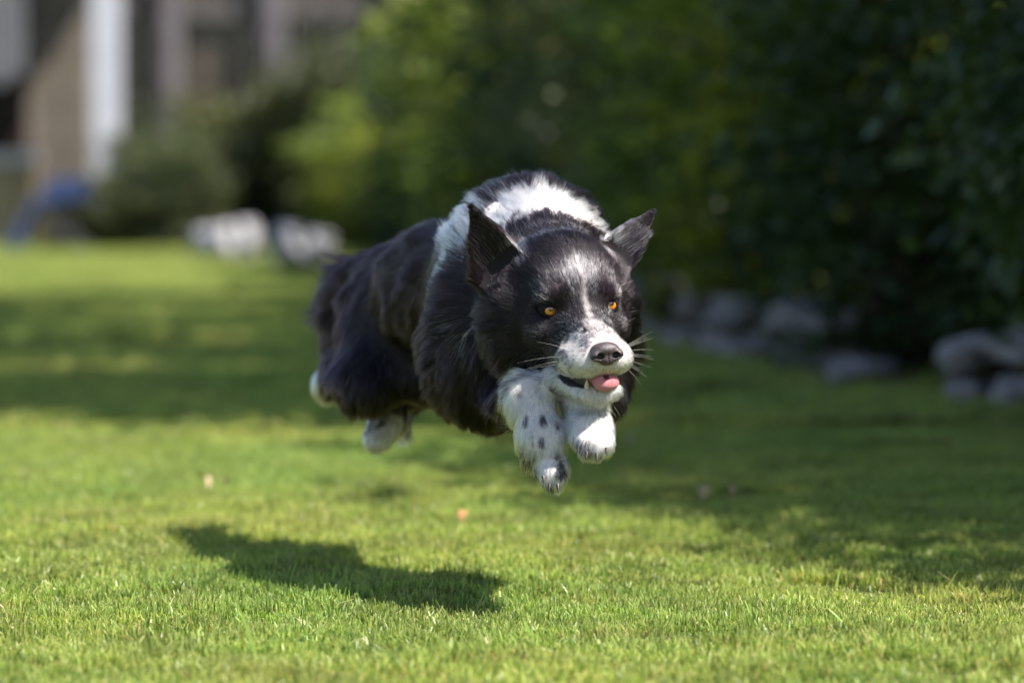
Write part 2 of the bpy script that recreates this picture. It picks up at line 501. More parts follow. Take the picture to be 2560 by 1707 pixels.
# ears: cupped leaf-shaped shells
EARS = []
def ear(base, tip, face, w0, cup=0.45, th=0.0022):
    base = np.asarray(base); tip = np.asarray(tip)
    L = np.linalg.norm(tip - base); a = (tip - base) / L
    t = face - (face @ a) * a; t /= np.linalg.norm(t); w = np.cross(a, t)
    EARS.append((base, tip, a, t, w, L, w0))
    def fn(Q):
        q = Q - base
        s = q @ a; ww = q @ w; tt = q @ t
        f = np.clip(s / L, -0.5, 1.0)
        W = w0 * np.clip(1 - np.clip(f, 0, 1) ** 1.2, 0, 1) ** 0.90 * (1 + 0.06 * np.sin(np.clip(f, 0, 1) * 3.1))
        W = np.where(f < 0, w0 * (1 + 1.4 * f), W)
        tc = cup * (ww * ww) / w0 * (1.0 - 0.5 * np.clip(f, 0, 1)) + 0.006 * np.clip(f, 0, 1) ** 2
        d = np.maximum(np.maximum(np.abs(tt - tc) / (1 + 0.6 * np.abs(ww) / w0) - th, (np.abs(ww) - W) * 0.85), s - L)
        return np.maximum(d, -s - 0.02) - 0.0010
    lo = np.minimum(base, tip) - w0; hi = np.maximum(base, tip) + w0
    FD.add(fn, lo, hi, 0.010)
ear(H(-6.6, -7.8, 2.4), H(-9.6, -9.4, 10.0), HD(-0.35, 0.88, 0.25), 0.031, 0.30)
ear(H(6.3, -7.8, 2.9), H(11.4, -9.4, 7.5), HD(0.10, 0.85, 0.50), 0.0225, 0.30)
# eye sockets
EYES = [H(-3.35, -0.95, 0.0), H(3.35, -0.95, 0.0)]
for i, sx in enumerate((-1, 1)):
    FD.ell(EYES[i] + HD(sx * 0.12, 1, 0) * 0.004, (0.0125, 0.0125, 0.0105), None, 0.004, op='s')

# near shoulder and forelegs (dog's right foreleg is on the left of the picture)
FD.ell(P(1175, 860, 4.40), (0.050, 0.065, 0.090), BA, 0.03)
FD.cap(P(1170, 900, 4.42), P(1235, 1000, 4.40), 0.046, 0.030, 0.03)
FD.cap(P(1240, 998, 4.42), P(1320, 995, 4.25), 0.028, 0.0235, 0.02)
FD.cap(P(1320, 993, 4.245), P(1358, 1100, 4.225), 0.0235, 0.0240, 0.015)
FD.cap(P(1357, 1100, 4.225), P(1380, 1175, 4.215), 0.0225, 0.0165, 0.015)
for du, dv, dy, r in ((-26, -12, 0.004, 0.0085), (-10, 6, -0.005, 0.0095), (10, 8, -0.004, 0.0090), (20, -12, 0.006, 0.0080)):
    FD.ell(P(1384 + du, 1184 + dv, 4.204 + dy), (r, r, r * 1.7), None, 0.0055)
FD.ell(P(1330, 1128, 4.22), (0.008, 0.008, 0.012), None, 0.008)       # stopper pad
FD.cap(P(1500, 880, 4.42), P(1495, 985, 4.38), 0.040, 0.025, 0.03)
FD.cap(P(1495, 985, 4.40), P(1463, 1015, 4.26), 0.024, 0.021, 0.02)
FD.cap(P(1463, 1010, 4.255), P(1480, 1078, 4.205), 0.0220, 0.0235, 0.015)
for du, dv, dy, r in ((-38, 4, 0.004, 0.0088), (-17, 18, -0.008, 0.0100), (8, 22, -0.010, 0.0100), (30, 12, -0.002, 0.0090)):
    FD.ell(P(1484 + du, 1092 + dv, 4.190 + dy), (r * 1.05, r * 1.2, r * 1.4), None, 0.0045)
# hind legs
FD.cap(P(985, 820, 4.88), P(925, 945, 4.80), 0.066, 0.040, 0.04)
FD.cap(P(915, 945, 4.80), P(860, 910, 5.02), 0.036, 0.020, 0.02)
FD.cap(P(860, 910, 5.02), P(822, 960, 5.12), 0.017, 0.017, 0.015)
FD.ell(P(818, 968, 5.13), (0.017, 0.020, 0.022), None, 0.015)
FD.cap(P(1090, 820, 4.90), P(1090, 935, 4.80), 0.062, 0.036, 0.04)
FD.cap(P(1090, 935, 4.80), P(1035, 985, 4.96), 0.032, 0.017, 0.02)
FD.cap(P(1035, 985, 4.96), P(975, 1050, 4.93), 0.017, 0.016, 0.012)
FD.cap(P(975, 1045, 4.93), P(945, 1095, 4.90), 0.024, 0.019, 0.012)
FD.cap(P(1005, 1030, 4.96), P(1012, 1085, 4.96), 0.012, 0.011, 0.008)
# tail
FD.cap(P(950, 680, 5.02), P(880, 715, 5.16), 0.022, 0.018, 0.03)
FD.cap(P(880, 715, 5.16), P(850, 790, 5.22), 0.018, 0.015, 0.02)
FD.cap(P(850, 790, 5.22), P(836, 860, 5.24), 0.015, 0.010, 0.02)

bv, bq = FD.mesh()
bv = smooth_mesh(bv, bq, 2, 0.5)
del FD.d

# ------------------------------------------------------------------ coat pattern (shape of the markings, in the dog's own space)
SPOTS = [(P(1316, 1052, 4.17), 0.0036), (P(1356, 1050, 4.17), 0.0040), (P(1354, 1104, 4.165), 0.0034), (P(1332, 1098, 4.17), 0.0018),
         (P(1302, 978, 4.19), 0.0026), (P(1390, 1062, 4.18), 0.0016), (P(1338, 1140, 4.17), 0.0014)]
SMUDGE = [(P(1398, 1140, 4.185), P(1404, 1172, 4.19), 0.0065), (P(1300, 1125, 4.21), P(1338, 1185, 4.19), 0.0060),
          (P(1352, 1212, 4.18), P(1372, 1222, 4.18), 0.0055),
          (P(1438, 1108, 4.15), P(1500, 1142, 4.14), 0.0080), (P(1462, 1080, 4.125), P(1456, 1096, 4.12), 0.0045),
          (P(1488, 1060, 4.125), P(1486, 1075, 4.12), 0.0030)]
def coat(p):
    """-> white mask 0..1, grey ticking and sheen density 0..1, tan mask"""
    h = toH(p)
    w = np.full(len(p), 9.0)
    def U(d): w[:] = np.minimum(w, d)
    # face, in centimetres
    U(sd_ell(h, np.array([0, 6.6, -4.1]), (4.6, 4.2, 3.7)))
    U(sd_cap(h, np.array([0, 4.6, -1.2]), np.array([0, 7.5, -2.0]), 1.35, 1.8))
    bl = sd_cap(h, np.array([0.1, 3.0, -0.6]), np.array([0.15, 0.5, 1.2]), 0.45, 0.15)
    bl = np.minimum(bl, sd_cap(h, np.array([0.15, 0.5, 1.2]), np.array([-0.1, -2.6, 5.1]), 0.26, 0.20))
    zz = np.clip((h[:, 2] + 0.5) / 6.0, 0, 1)
    bl2 = np.abs(h[:, 0] + 0.1 - 0.25 * zz) - (0.10 - 0.10 * zz)
    bl2 = np.maximum(bl2, np.maximum(-0.8 - h[:, 2], h[:, 2] - 5.6)); bl2 = np.maximum(bl2, -4.6 - h[:, 1])
    U(bl2)
    U(sd_cap(h, np.array([0, 7.0, -7.8]), np.array([-0.5, -2, -9.8]), 2.7, 3.0))
    U(sd_cap(h, np.array([-2.2, 5.5, -7.2]), np.array([-3.8, 0.0, -6.8]), 1.5, 1.3))
    U(sd_cap(h, np.array([-3.6, 1.0, -7.4]), np.array([-3.5, -3, -9.8]), 1.3, 1.8))
    # body, in metres -> centimetres
    def C(a, b, ra, rb): U(sd_cap(p, np.asarray(a), np.asarray(b), ra, rb) * 100)
    C(P(1395, 960, 4.33), P(1420, 1060, 4.36), 0.045, 0.045)             # breast
    C(P(1330, 990, 4.25), P(1350, 1100, 4.20), 0.033, 0.038)            # forelegs
    C(P(1350, 1100, 4.20), P(1385, 1190, 4.20), 0.040, 0.040)
    C(P(1450, 1030, 4.25), P(1485, 1110, 4.18), 0.044, 0.044)
    U(sd_ell(p, P(1320, 545, 4.40), (0.100, 0.066, 0.070)) * 100)
    U(sd_ell(p, P(1225, 510, 4.41), (0.055, 0.062, 0.055)) * 100)        # collar of the neck
    lim = (p[:, 1] - 4.388) * 100 + np.clip((p[:, 0] - 0.03) * 12, -0.6, 1.2)
    w = np.where((p[:, 2] > 0.36), np.maximum(w, lim), w)
    C(P(1390, 540, 4.39), P(1515, 565, 4.38), 0.022, 0.012)
    C(P(1165, 520, 4.40), P(1130, 590, 4.38), 0.024, 0.016)
    C(P(1118, 560, 4.42), P(1110, 690, 4.40), 0.028, 0.010)
    C(P(1140, 800, 4.34), P(1200, 905, 4.32), 0.0035, 0.0035)
    C(P(1200, 905, 4.32), P(1300, 948, 4.28), 0.0035, 0.008)
    C(P(1600, 860, 4.36), P(1612, 780, 4.36), 0.006, 0.006)
    C(P(812, 950, 5.12), P(822, 985, 5.14), 0.026, 0.026)                # hind paws
    C(P(975, 1055, 4.94), P(945, 1110, 4.90), 0.030, 0.030)
    C(P(1008, 1060, 4.96), P(1012, 1090, 4.96), 0.020, 0.020)
    C(P(1058, 960, 4.55), P(1080, 1040, 4.52), 0.012, 0.010)
    nz = sines(p, 60, 3) * 0.28 + sines(p, 160, 4) * 0.12
    far = np.where(p[:, 1] > 4.30, 2.2, 1.0)
    far = np.where((h[:, 1] > -4.6) & (np.abs(h[:, 0]) < 1.2) & (h[:, 2] > -0.9), 0.45, far)
    soft = np.where((h[:, 1] > -4.8) & (np.abs(h[:, 0]) < 1.2) & (h[:, 2] > -0.9), 0.95, 0.30 * far)
    wm = np.clip(0.5 - (w + nz * far) / soft, 0, 1)
    # dark marks on the white
    dk = np.full(len(p), 9.0)
    for c, r in SPOTS:
        dk = np.minimum(dk, sd_ell(p, np.asarray(c), (r, 0.06, r * 1.3)) * 100)
    for a, b, r in SMUDGE:
        dk = np.minimum(dk, sd_cap(p * [1, .25, 1], np.asarray(a) * [1, .25, 1], np.asarray(b) * [1, .25, 1], r, r) * 100 + sines(p, 130, 9) * 0.38 + 0.22)
    wm *= 1 - np.clip(0.5 - dk / 0.30, 0, 1) * 0.86
    wm *= 1 - 0.35 * np.clip(0.5 - (sd_cap(p, np.asarray(P(1290, 560, 4.38)), np.asarray(P(1310, 500, 4.42)), 0.008, 0.008) * 100 - .2) / .6, 0, 1)
    # grey ticking, with the sheen of the forehead painted in
    g = np.full(len(p), 0.005)
    def K(c, r, v, soft=1.0):
        d = np.linalg.norm((h - np.array(c)) / np.array(r), axis=1)
        np.maximum(g, v * np.clip((1.25 - d) / (0.5 * soft), 0, 1), out=g)
    K((0, -0.5, 2.2), (3.0, 3.2, 3.8), 0.72)
    K((0, 2.8, -1.0), (3.6, 2.8, 2.4), 0.72)
    K((-3.6, 0.9, -1.9), (2.0, 2.5, 0.8), 0.55)
    K((3.8, 0.9, -1.9), (1.7, 2.5, 0.9), 0.45)
    K((-1.5, 0, 3.8), (3.0, 3, 1.6), 0.35); K((1.5, 0, 3.8), (3.0, 3, 1.6), 0.32)
    K((-4.0, -0.3, 1.9), (1.3, 2.5, 1.5), 0.50); K((3.9, -0.3, 2.2), (0.9, 2.5, 1.6), 0.50)
    K((-0.5, -9.5, 6.4), (6.5, 2.4, 1.6), 0.42)
    K((-8.2, -8.2, 6.2), (2.2, 2.5, 3.2), .10); K((8.3, -8.4, 5.2), (2.6, 2.5, 2.6), .45)  # lighter ear hair stands in for sun on the ear fronts
    K((-4.9, -7.0, 4.6), (1.3, 2.5, 2.2), 0.7); K((5.7, -7.2, 4.4), (1.6, 2.5, 2.2), 0.75)
    for sx in (-1, 1):                                                    # the dark thumb marks over the eyes
        d = np.linalg.norm((h - np.array([sx * 2.55, 0.2, 1.75])) / np.array([1.15, 2.2, 1.75]), axis=1)
        g *= 1 - 0.97 * np.clip((1.25 - d) / 0.45, 0, 1)
    g = np.maximum(g, 0.18 * np.clip(1 - np.abs(w) / 2.0, 0, 1) * (p[:, 1] < 4.5))
    # grey roan on the white muzzle
    mz = np.clip((1.25 - np.linalg.norm((h - np.array([0, 8.0, -1.6])) / np.array([2.8, 2.6, 1.5]), axis=1)) / 0.5, 0, 1) * 0.75
    mz = np.maximum(mz, np.clip((1.25 - np.linalg.norm((h - np.array([-3.0, 5.5, -3.6])) / np.array([2.1, 2.8, 1.9]), axis=1)) / 0.6, 0, 1) * 0.70)
    mz *= np.clip(0.55 + sines(h * 0.01, 70, 12) * 0.9, 0, 1)
    mz = np.maximum(mz, 0.10 * (h[:, 1] > 1))
    tan = np.clip((0.3 - np.abs(w)) / 0.3, 0, 1) * 0.2 * (p[:, 1] < 4.3)
    return wm, g, mz, tan

wm, gt, mz, tn = coat(bv)
m = np_mesh('body', bv, [bq])
base = (1 - wm)[:, None] * np.array([0.012, 0.009, 0.011]) + wm[:, None] * np.array([0.55, 0.50, 0.48])
hb = toH(bv)
# bare dark lips and the pink inside the mouth
lipd = lip_d(hb)
lip = lipd < 0.20
base[lip] = (0.030, 0.022, 0.024)
pk = lip & (lipd < 0.03) & (hb[:, 1] < 3.2) & (hb[:, 2] > -6.4)
base[pk] = (0.35, 0.09, 0.11)
for e in EYES:
    base[np.linalg.norm(bv - e, axis=1) < 0.0155] = (0.010, 0.008, 0.008)
ca = m.color_attributes.new('coat_color', 'FLOAT_COLOR', 'POINT')
ca.data.foreach_set('color', np.concatenate([base, np.ones((len(base), 1))], 1).astype(np.float32).ravel())
M = Mat('dog_skin')
at = M.n('ShaderNodeAttribute'); at.attribute_name = 'coat_color'
b = M.n('ShaderNodeBsdfPrincipled'); M.l(at.outputs['Color'], b.inputs['Base Color'])
b.inputs['Roughness'].default_value = 0.55
b.inputs['Specular IOR Level'].default_value = 0.15
M.l(b.outputs[0], M.out.inputs['Surface'])
body = link('body', m, M.m, DOG)

# ------------------------------------------------------------------ coat of hair
G = []
def g(p, d, L, lift=0.35, w=1.0, clump=0.5):
    G.append((np.asarray(p, float), nrm(d), L * 0.01, lift, w, clump))
DN = np.array([0, 0, -1.0]); UPW = -DN
# muzzle and face: short
g(H(0, 6.5, -1.0), HD(0, -1, .15), .55, .25, 1, .1); g(H(0, 3, -.5), HD(0, -1, .5), .6, .25, 1, .15)
for s in (-1, 1):
    g(H(s * 2.6, 7, -3), HD(s * .5, -.8, -.35), .5, .3, 1, .1)
    g(H(s * 3.2, 4, -4.2), HD(s * .5, -.8, -.45), .7, .3, 1, .15)
    g(H(s * 2, 7.6, -5), HD(s * .3, -.1, -1), .6, .35, 1, .15)
    g(H(s * 1.5, 6.5, -8.2), HD(s * .3, .1, -1), .9, .5, 1, .2)
    g(H(s * 3, 2, -8), HD(s * .4, -.5, -.8), 1.1, .4, 1, .3)
    g(H(s * 1.2, 1.0, .9), HD(s * .1, -.4, .9), .7, .25, 1, .2)
    g(H(s * 2.8, 0, 2.4), HD(s * .25, -.4, .9), .8, .3, 1, .25)
    g(H(s * 4.6, -1, 1.6), HD(s * .6, -.6, .4), .9, .25, 1, .25)
    g(H(s * 3.4, 1.6, -1.8), HD(s * .7, -.6, -.1), .6, .2, 1, .2)
    g(H(s * 2.6, -3, 5), HD(s * .2, -.9, .3), 1.0, .3, 1, .3)
    g(H(s * 5, -4, 2.4), HD(s * .5, -.8, .15), 1.3, .25, 1, .35)
    g(H(s * 5.2, -2, -1.4), HD(s * .6, -.75, -.15), 1.3, .2, 1, .4)
    g(H(s * 5.2, -1.5, -4.6), HD(s * .5, -.65, -.5), 1.8, .2, 1, .45)
    g(H(s * 6.8, -4.5, -2.5), HD(s * .5, -.75, -.3), 2.3, .22, 1, .5)
    g(H(s * 6, -4, -7), HD(s * .35, -.6, -.7), 2.4, .25, 1, .5)
    g(H(s * 8.2, -7.5, -1), HD(s * .5, -.8, -.2), 3.0, .25, 1, .6)
    g(H(s * 8.0, -8, -6), HD(s * .4, -.7, -.55), 3.4, .28, 1, .6)
    g(H(s * 5, -6, -9.5), HD(s * .2, -.5, -.8), 3.0, .3, 1, .6)
g(H(0, 8, -4.9), HD(0, .1, -1), .5, .4, 1, .1); g(H(0, 7, -8), HD(0, .3, -1), .9, .55, 1, .2)
g(H(0, 3, -9), HD(0, -.3, -1), 1.4, .4, 1, .4); g(H(0, -3, -10), HD(0, -.5, -.9), 2.6, .35, 1, .6)
g(H(0, -2.5, 5), HD(0, -.9, .4), .9, .3, 1, .25); g(H(0, -6.5, 6.4), HD(0, -1, .1), 1.2, .3, 1, .4)
g(H(0, -10, 6), HD(0, -1, .1), 2.0, .35, 1, .5)
for (b0, t0, a0, f0, w0_, L0, W0) in EARS:
    g(b0 - a0 * 0.008 + f0 * 0.008, a0 + f0 * .3, 1.6, .3, 2.5, .5); g(b0 + f0 * 0.012, a0 + f0 * .2, 1.6, .3, 2.0, .5)
    for f in (0.1, 0.4, 0.75, 1.0):
        g(b0 + a0 * L0 * f - f0 * 0.006, a0, 0.7, .12, 1.5, .2)
        g(b0 + a0 * L0 * f + f0 * 0.006, a0 + f0 * .12 + (-0.5 if b0[0] < 0.05 else .35) * Rv, 1.8 if f < .7 else .7, .25, 1.5, .85 if f < .7 else .2)
# neck, mane
for u, v, Y, d, L in ((1330, 520, 4.40, (-.1, 1, .05), 2.8), (1200, 490, 4.42, (-.5, .75, .25), 3.2), (1440, 530, 4.40, (.3, .9, .1), 2.6),
                      (1510, 560, 4.38, (.5, .8, .1), 2.4), (1130, 560, 4.40, (-.6, .5, .55), 3.4), (1115, 680, 4.38, (-.6, .55, .35), 3.2),
                      (1110, 800, 4.37, (-.45, .6, -.2), 3.2), (1580, 700, 4.38, (.5, .8, -.1), 3.0), (1590, 850, 4.38, (.4, .7, -.5), 3.0)):
    g(P(u, v, Y), d, L, .38, 1, .72)
# trunk
for u, v, Y, d, L in ((1280, 450, 4.52, (-.2, 1, -.05), 2.8), (1400, 470, 4.58, (.2, .9, .35), 3.2), (1110, 540, 4.6, (-.4, .85, -.1), 3.4),
                      (1060, 600, 4.68, (-.35, .8, -.35), 3.6), (1060, 740, 4.55, (-.3, .6, -.65), 3.4), (1100, 820, 4.45, (-.25, .5, -.8), 3.2),
                      (1190, 880, 4.34, (-.15, .5, -.85), 2.4), (1220, 980, 4.36, (-.1, .5, -.8), 2.2), (1130, 960, 4.45, (-.2, .5, -.8), 3.2),
                      (1060, 900, 4.6, (-.2, .7, -.7), 2.8), (1060, 960, 4.62, (-.2, .75, -.6), 2.0),
                      (940, 610, 4.9, (-.4, .7, -.5), 3.2), (880, 700, 4.95, (-.3, .4, -.85), 3.4), (850, 820, 4.9, (-.2, .35, -.9), 3.4),
                      (900, 900, 4.78, (-.15, .3, -.95), 3.0), (900, 990, 4.8, (-.2, .4, -.9), 2.6), (980, 900, 4.78, (-.1, .5, -.8), 1.8),
                      (1080, 900, 4.8, (-.1, .5, -.8), 1.8), (1200, 760, 4.6, (0, .6, -.8), 3.0), (1450, 720, 4.55, (.4, .7, -.5), 3.0),
                      (1480, 850, 4.48, (.4, .5, -.8), 2.6)):
    g(P(u, v, Y), d, L, .32, 1, .7)
# limbs
g(P(1260, 985, 4.32), (.3, -.3, -.8), 1.6, .3, 1, .5)
g(P(1310, 1000, 4.19), P(1352, 1108, 4.18) - P(1315, 990, 4.2), .9, .25, 1.5, .25)
g(P(1352, 1080, 4.165), P(1385, 1190, 4.18) - P(1340, 1060, 4.18), .8, .22, 1.5, .25)
g(P(1385, 1180, 4.17), (.1, 0, -1), .8, .3, 1.5, .35)
g(P(1268, 1040, 4.28), (-.5, .3, -.9), 2.8, .5, 1.5, .7); g(P(1300, 1110, 4.24), (-.5, .4, -.9), 1.6, .5, 1.5, .6)
g(P(1465, 1030, 4.18), (.1, -.2, -1), .8, .25, 1.5, .2); g(P(1485, 1090, 4.12), (.1, -.2, -1), .7, .3, 1.5, .3)
g(P(1500, 1135, 4.14), (.5, 0, -1), 1.2, .5, 1.5, .6); g(P(1435, 1110, 4.16), (-.4, 0, -1), 1.2, .5, 1.5, .6)
g(P(1510, 1000, 4.36), (.1, .1, -1), 2.0, .3, 1, .5)
g(P(860, 920, 5.0), (-.3, .4, -.9), 1.6, .3, 1.5, .4); g(P(815, 965, 5.12), (-.3, .2, -1), 1.2, .3, 1.5, .3)
g(P(1030, 990, 4.95), (-.6, .1, -.8), 1.6, .3, 1.5, .4); g(P(955, 1080, 4.9), (-.3, 0, -1), 1.0, .3, 1.5, .3)
g(P(870, 690, 5.1), (-.6, .4, -.4), 4.2, 1.0, 1.5, .85); g(P(840, 790, 5.2), (-.6, .3, -.7), 4.2, 1.0, 1.5, .85); g(P(812, 860, 5.24), (-.2, .2, -1), 4, .5, 1.5, .8)

GP = np.array([a[0] for a in G]); GD = np.array([a[1] for a in G]); GL = np.array([a[2] for a in G])
GF = np.array([a[3] for a in G]); GW = np.array([a[4] for a in G]); GC = np.array([a[5] for a in G])
def guides(p):
    out_d = np.zeros((len(p), 3)); out_s = np.zeros((len(p), 3))
    for i in range(0, len(p), 40000):
        q = p[i:i + 40000]
        d2 = ((q[:, None, :] - GP[None]) ** 2).sum(-1)
        w = GW[None] / (d2 + 0.00006) ** 2
        w /= w.sum(1, keepdims=True)
        out_d[i:i + 40000] = w @ GD
        out_s[i:i + 40000] = w @ np.stack([GL, GF, GC], 1)
    return out_d, out_s

# triangles of the body
tri = np.concatenate([bq[:, [0, 1, 2]], bq[:, [0, 2, 3]]])
ta, tb, tc_ = bv[tri[:, 0]], bv[tri[:, 1]], bv[tri[:, 2]]
cr = np.cross(tb - ta, tc_ - ta); area = np.linalg.norm(cr, axis=1) / 2
fn_ = cr / np.maximum(np.linalg.norm(cr, axis=1), 1e-12)[:, None]
vn = np.zeros_like(bv)
for c in range(3):
    for k in range(3):
        vn[:, k] += np.bincount(tri[:, c], cr[:, k], len(bv))
vn /= np.maximum(np.linalg.norm(vn, axis=1), 1e-12)[:, None]
cen = (ta + tb + tc_) / 3
_, sc = guides(cen)
hc = toH(cen)
tocam = np.array([0, 0, CAM_H]) - cen; tocam /= np.linalg.norm(tocam, axis=1)[:, None]
face = (fn_ * tocam).sum(1)
dens = HAIR_K * np.clip(0.013 / sc[:, 0], 0.36, 1.9)
dens *= np.where(face < -0.35, 0.45, 1.0)
dens *= np.where(cen[:, 1] > 4.65, 0.6, 1.0)
# no hair in the mouth, on the eyes or under the nose leather
lp = lip_d(hc)
bare = lp < 0.10
bare |= sd_ell(hc, np.array([0, 8.5, -2.4]), (1.75, 1.6, 1.30)) < 0
for e in EYES:
    eh = toH(e[None])[0]
    bare |= np.linalg.norm((hc - eh) / np.array([0.98, 2.2, 0.74]), axis=1) < 1
for (b0, t0, a0, f0, w0_, L0, W0) in EARS:
    dd_ = sd_cap(cen, b0, t0, W0, W0 * .4)
    dens *= np.where(dd_ < 0.004, 2.4, 1.0)
dens *= np.where((hc[:, 1] > 1.0) & (np.abs(hc[:, 0]) < 5.5) & (np.abs(hc[:, 2] + 4) < 6), 1.35, 1.0)
dens[bare] = 0
cum = np.cumsum(area * dens); NH = int(cum[-1])
ti = np.searchsorted(cum, rng.random(NH) * cum[-1])
r1 = np.sqrt(rng.random(NH)); r2 = rng.random(NH)
wa, wb, wc = 1 - r1, r1 * (1 - r2), r1 * r2
def bary(A): return A[tri[ti, 0]] * wa[:, None] + A[tri[ti, 1]] * wb[:, None] + A[tri[ti, 2]] * wc[:, None]
root = bary(bv); N = bary(vn); N /= np.linalg.norm(N, axis=1)[:, None]
fd, fs = guides(root)
flow = fd - (fd * N).sum(1)[:, None] * N
fl = np.linalg.norm(flow, axis=1)[:, None]
flow = flow / np.maximum(fl, 1e-6)
L = fs[:, 0] * np.exp(rng.normal(0, 0.18, NH)) * (0.9 + 0.15 * sines(root, 30, 21))
lift = np.where(fs[:, 0] > 0.018, 0.42, 0.60) * fs[:, 1] * (1 + 0.4 * sines(root, 22, 22) * np.clip(fs[:, 0] / 0.02, 0, 1)); clump = np.clip(fs[:, 2] * 0.70, 0.42, 1)
L = np.where(fs[:, 0] > 0.018, L * 1.05, L)
# directional wander, stronger in the long coat
wob = np.clip(fs[:, 0] / 0.03, 0.15, 1)
jit = np.stack([sines(root, 20, 31 + i) for i in range(3)], 1) * 0.10 * wob[:, None] + rng.normal(0, 0.035, (NH, 3)) * (1 + (fs[:, 0] < 0.011)[:, None])
d0 = N * lift[:, None] * 1.6 + flow + jit; d0 /= np.linalg.norm(d0, axis=1)[:, None]
d1 = flow + N * (lift * 0.15)[:, None] + jit * 1.3 + np.array([0, 0, -0.10]) * wob[:, None]; d1 /= np.linalg.norm(d1, axis=1)[:, None]
NP = 6
t = np.linspace(0, 1, NP)
pts = root[:, None] - N[:, None] * 0.0006 + L[:, None, None] * (d0[:, None] * (t - t * t / 2)[None, :, None] + d1[:, None] * (t * t / 2)[None, :, None])
# clumping: strands lean towards a neighbour's tip
cw = np.clip(0.02 / np.maximum(fs[:, 0], 1e-3), 0.35, 4)
nc = NH // 50
pr = 1.0 / np.clip(fs[:, 0], 0.006, 0.04) ** 0.6; pr /= pr.sum()
ci = rng.choice(NH, nc, replace=False, p=pr)
kd = kdtree.KDTree(nc)
for i, c in enumerate(ci): kd.insert(root[c], i)
kd.balance()
near = np.fromiter((kd.find(q)[1] for q in root), dtype=np.int64, count=NH)
gp = pts[ci[near]]
cf = (clump[:, None] * (t[None] ** 1.3)) * rng.uniform(0.55, 1.0, NH)[:, None]
pts = pts * (1 - cf[..., None]) + gp * cf[..., None]
# colour
wm, gt, mz, tn = coat(root)
wc_, gc_, _, _ = coat(root[ci]); wcl = wc_[near]
wm = np.where(fs[:, 0] > 0.016, 0.45 * wm + 0.55 * wcl, wm)
r = rng.random(NH)
isw = r < wm
isg = (~isw) & (rng.random(NH) < gt)
isd = isw & (0.45 * rng.random(NH) + 0.55 * rng.random(nc)[near] < mz * 1.05)
warm = rng.random(NH)
black = np.stack([0.0052 + 0.0045 * warm, 0.0032 + 0.0022 * warm, 0.0050 + 0.0025 * warm], 1)
br = np.clip(sines(root, 14, 41) * 0.5, 0, 1)[:, None] * np.array([0.002, 0.0005, 0.001])
col = black + br
v_ = rng.uniform(0.60, 0.84, NH)[:, None]
col[isw] = (v_ * np.array([1.0, 0.975, 0.955]))[isw]
col[isw & (rng.random(NH) < 0.3 * tn)] = (0.55, 0.42, 0.28)
col[isg] = (rng.uniform(0.30, 0.72, NH)[:, None] * np.array([1.0, 0.95, 0.96]))[isg]
col[isd] = (0.085, 0.068, 0.078)
cm_ = np.exp(rng.normal(0, 0.26, nc))[near]                       # whole locks differ a little in tone
cm2 = np.exp(rng.normal(0, 0.32, nc))[near]
face_ = (fs[:, 0] < 0.012)
col = np.where(isw[:, None], col * np.clip(np.where(face_, cm_ * 0.98, 0.5 + 0.5 * cm_), 0.45, 1.12)[:, None], col)
col = np.where((~isw & ~isg)[:, None], col * cm2[:, None], col)
# brown stain between the toes and cream hair under the jaw
st = sd_cap(root, np.asarray(P(1490, 1066, 4.12)), np.asarray(P(1497, 1090, 4.12)), 0.0045, 0.0045)
col[(st < 0) & isw] = (0.52, 0.30, 0.17)
cr_ = (sd_cap(root, np.asarray(P(1260, 1010, 4.27)), np.asarray(P(1255, 1050, 4.28)), 0.012, 0.012) < 0) & isw
col[cr_] = (0.72, 0.62, 0.42)
rad0 = np.clip(fs[:, 0] * 0.012, 0.00011, 0.00023) * HAIR_R
hc_ = bpy.data.hair_curves.new('fur')
hc_.add_curves([NP] * NH)
hc_.attributes['position'].data.foreach_set('vector', pts.astype(np.float32).ravel())
ra = hc_.attributes.get('radius') or hc_.attributes.new('radius', 'FLOAT', 'POINT')
ra.data.foreach_set('value', (rad0[:, None] * (1 - 0.75 * t[None] ** 1.5)).astype(np.float32).ravel())
ha = hc_.attributes.new('hair_color', 'FLOAT_COLOR', 'CURVE')
ha.data.foreach_set('color', np.concatenate([col, np.ones((NH, 1))], 1).astype(np.float32).ravel())
M = Mat('dog_hair')
at = M.n('ShaderNodeAttribute'); at.attribute_name = 'hair_color'
hb_ = M.n('ShaderNodeBsdfHairPrincipled'); hb_.parametrization = 'COLOR'
M.l(at.outputs['Color'], hb_.inputs['Color'])
hb_.inputs['Roughness'].default_value = 0.28
hb_.inputs['IOR'].default_value = 1.45
hb_.inputs['Radial Roughness'].default_value = 0.45
hb_.inputs['Random Roughness'].default_value = 0.2
M.l(hb_.outputs[0], M.out.inputs['Surface'])
fur = link('fur', hc_, M.m, DOG)
print('HAIR', NH, 'body verts', len(bv))

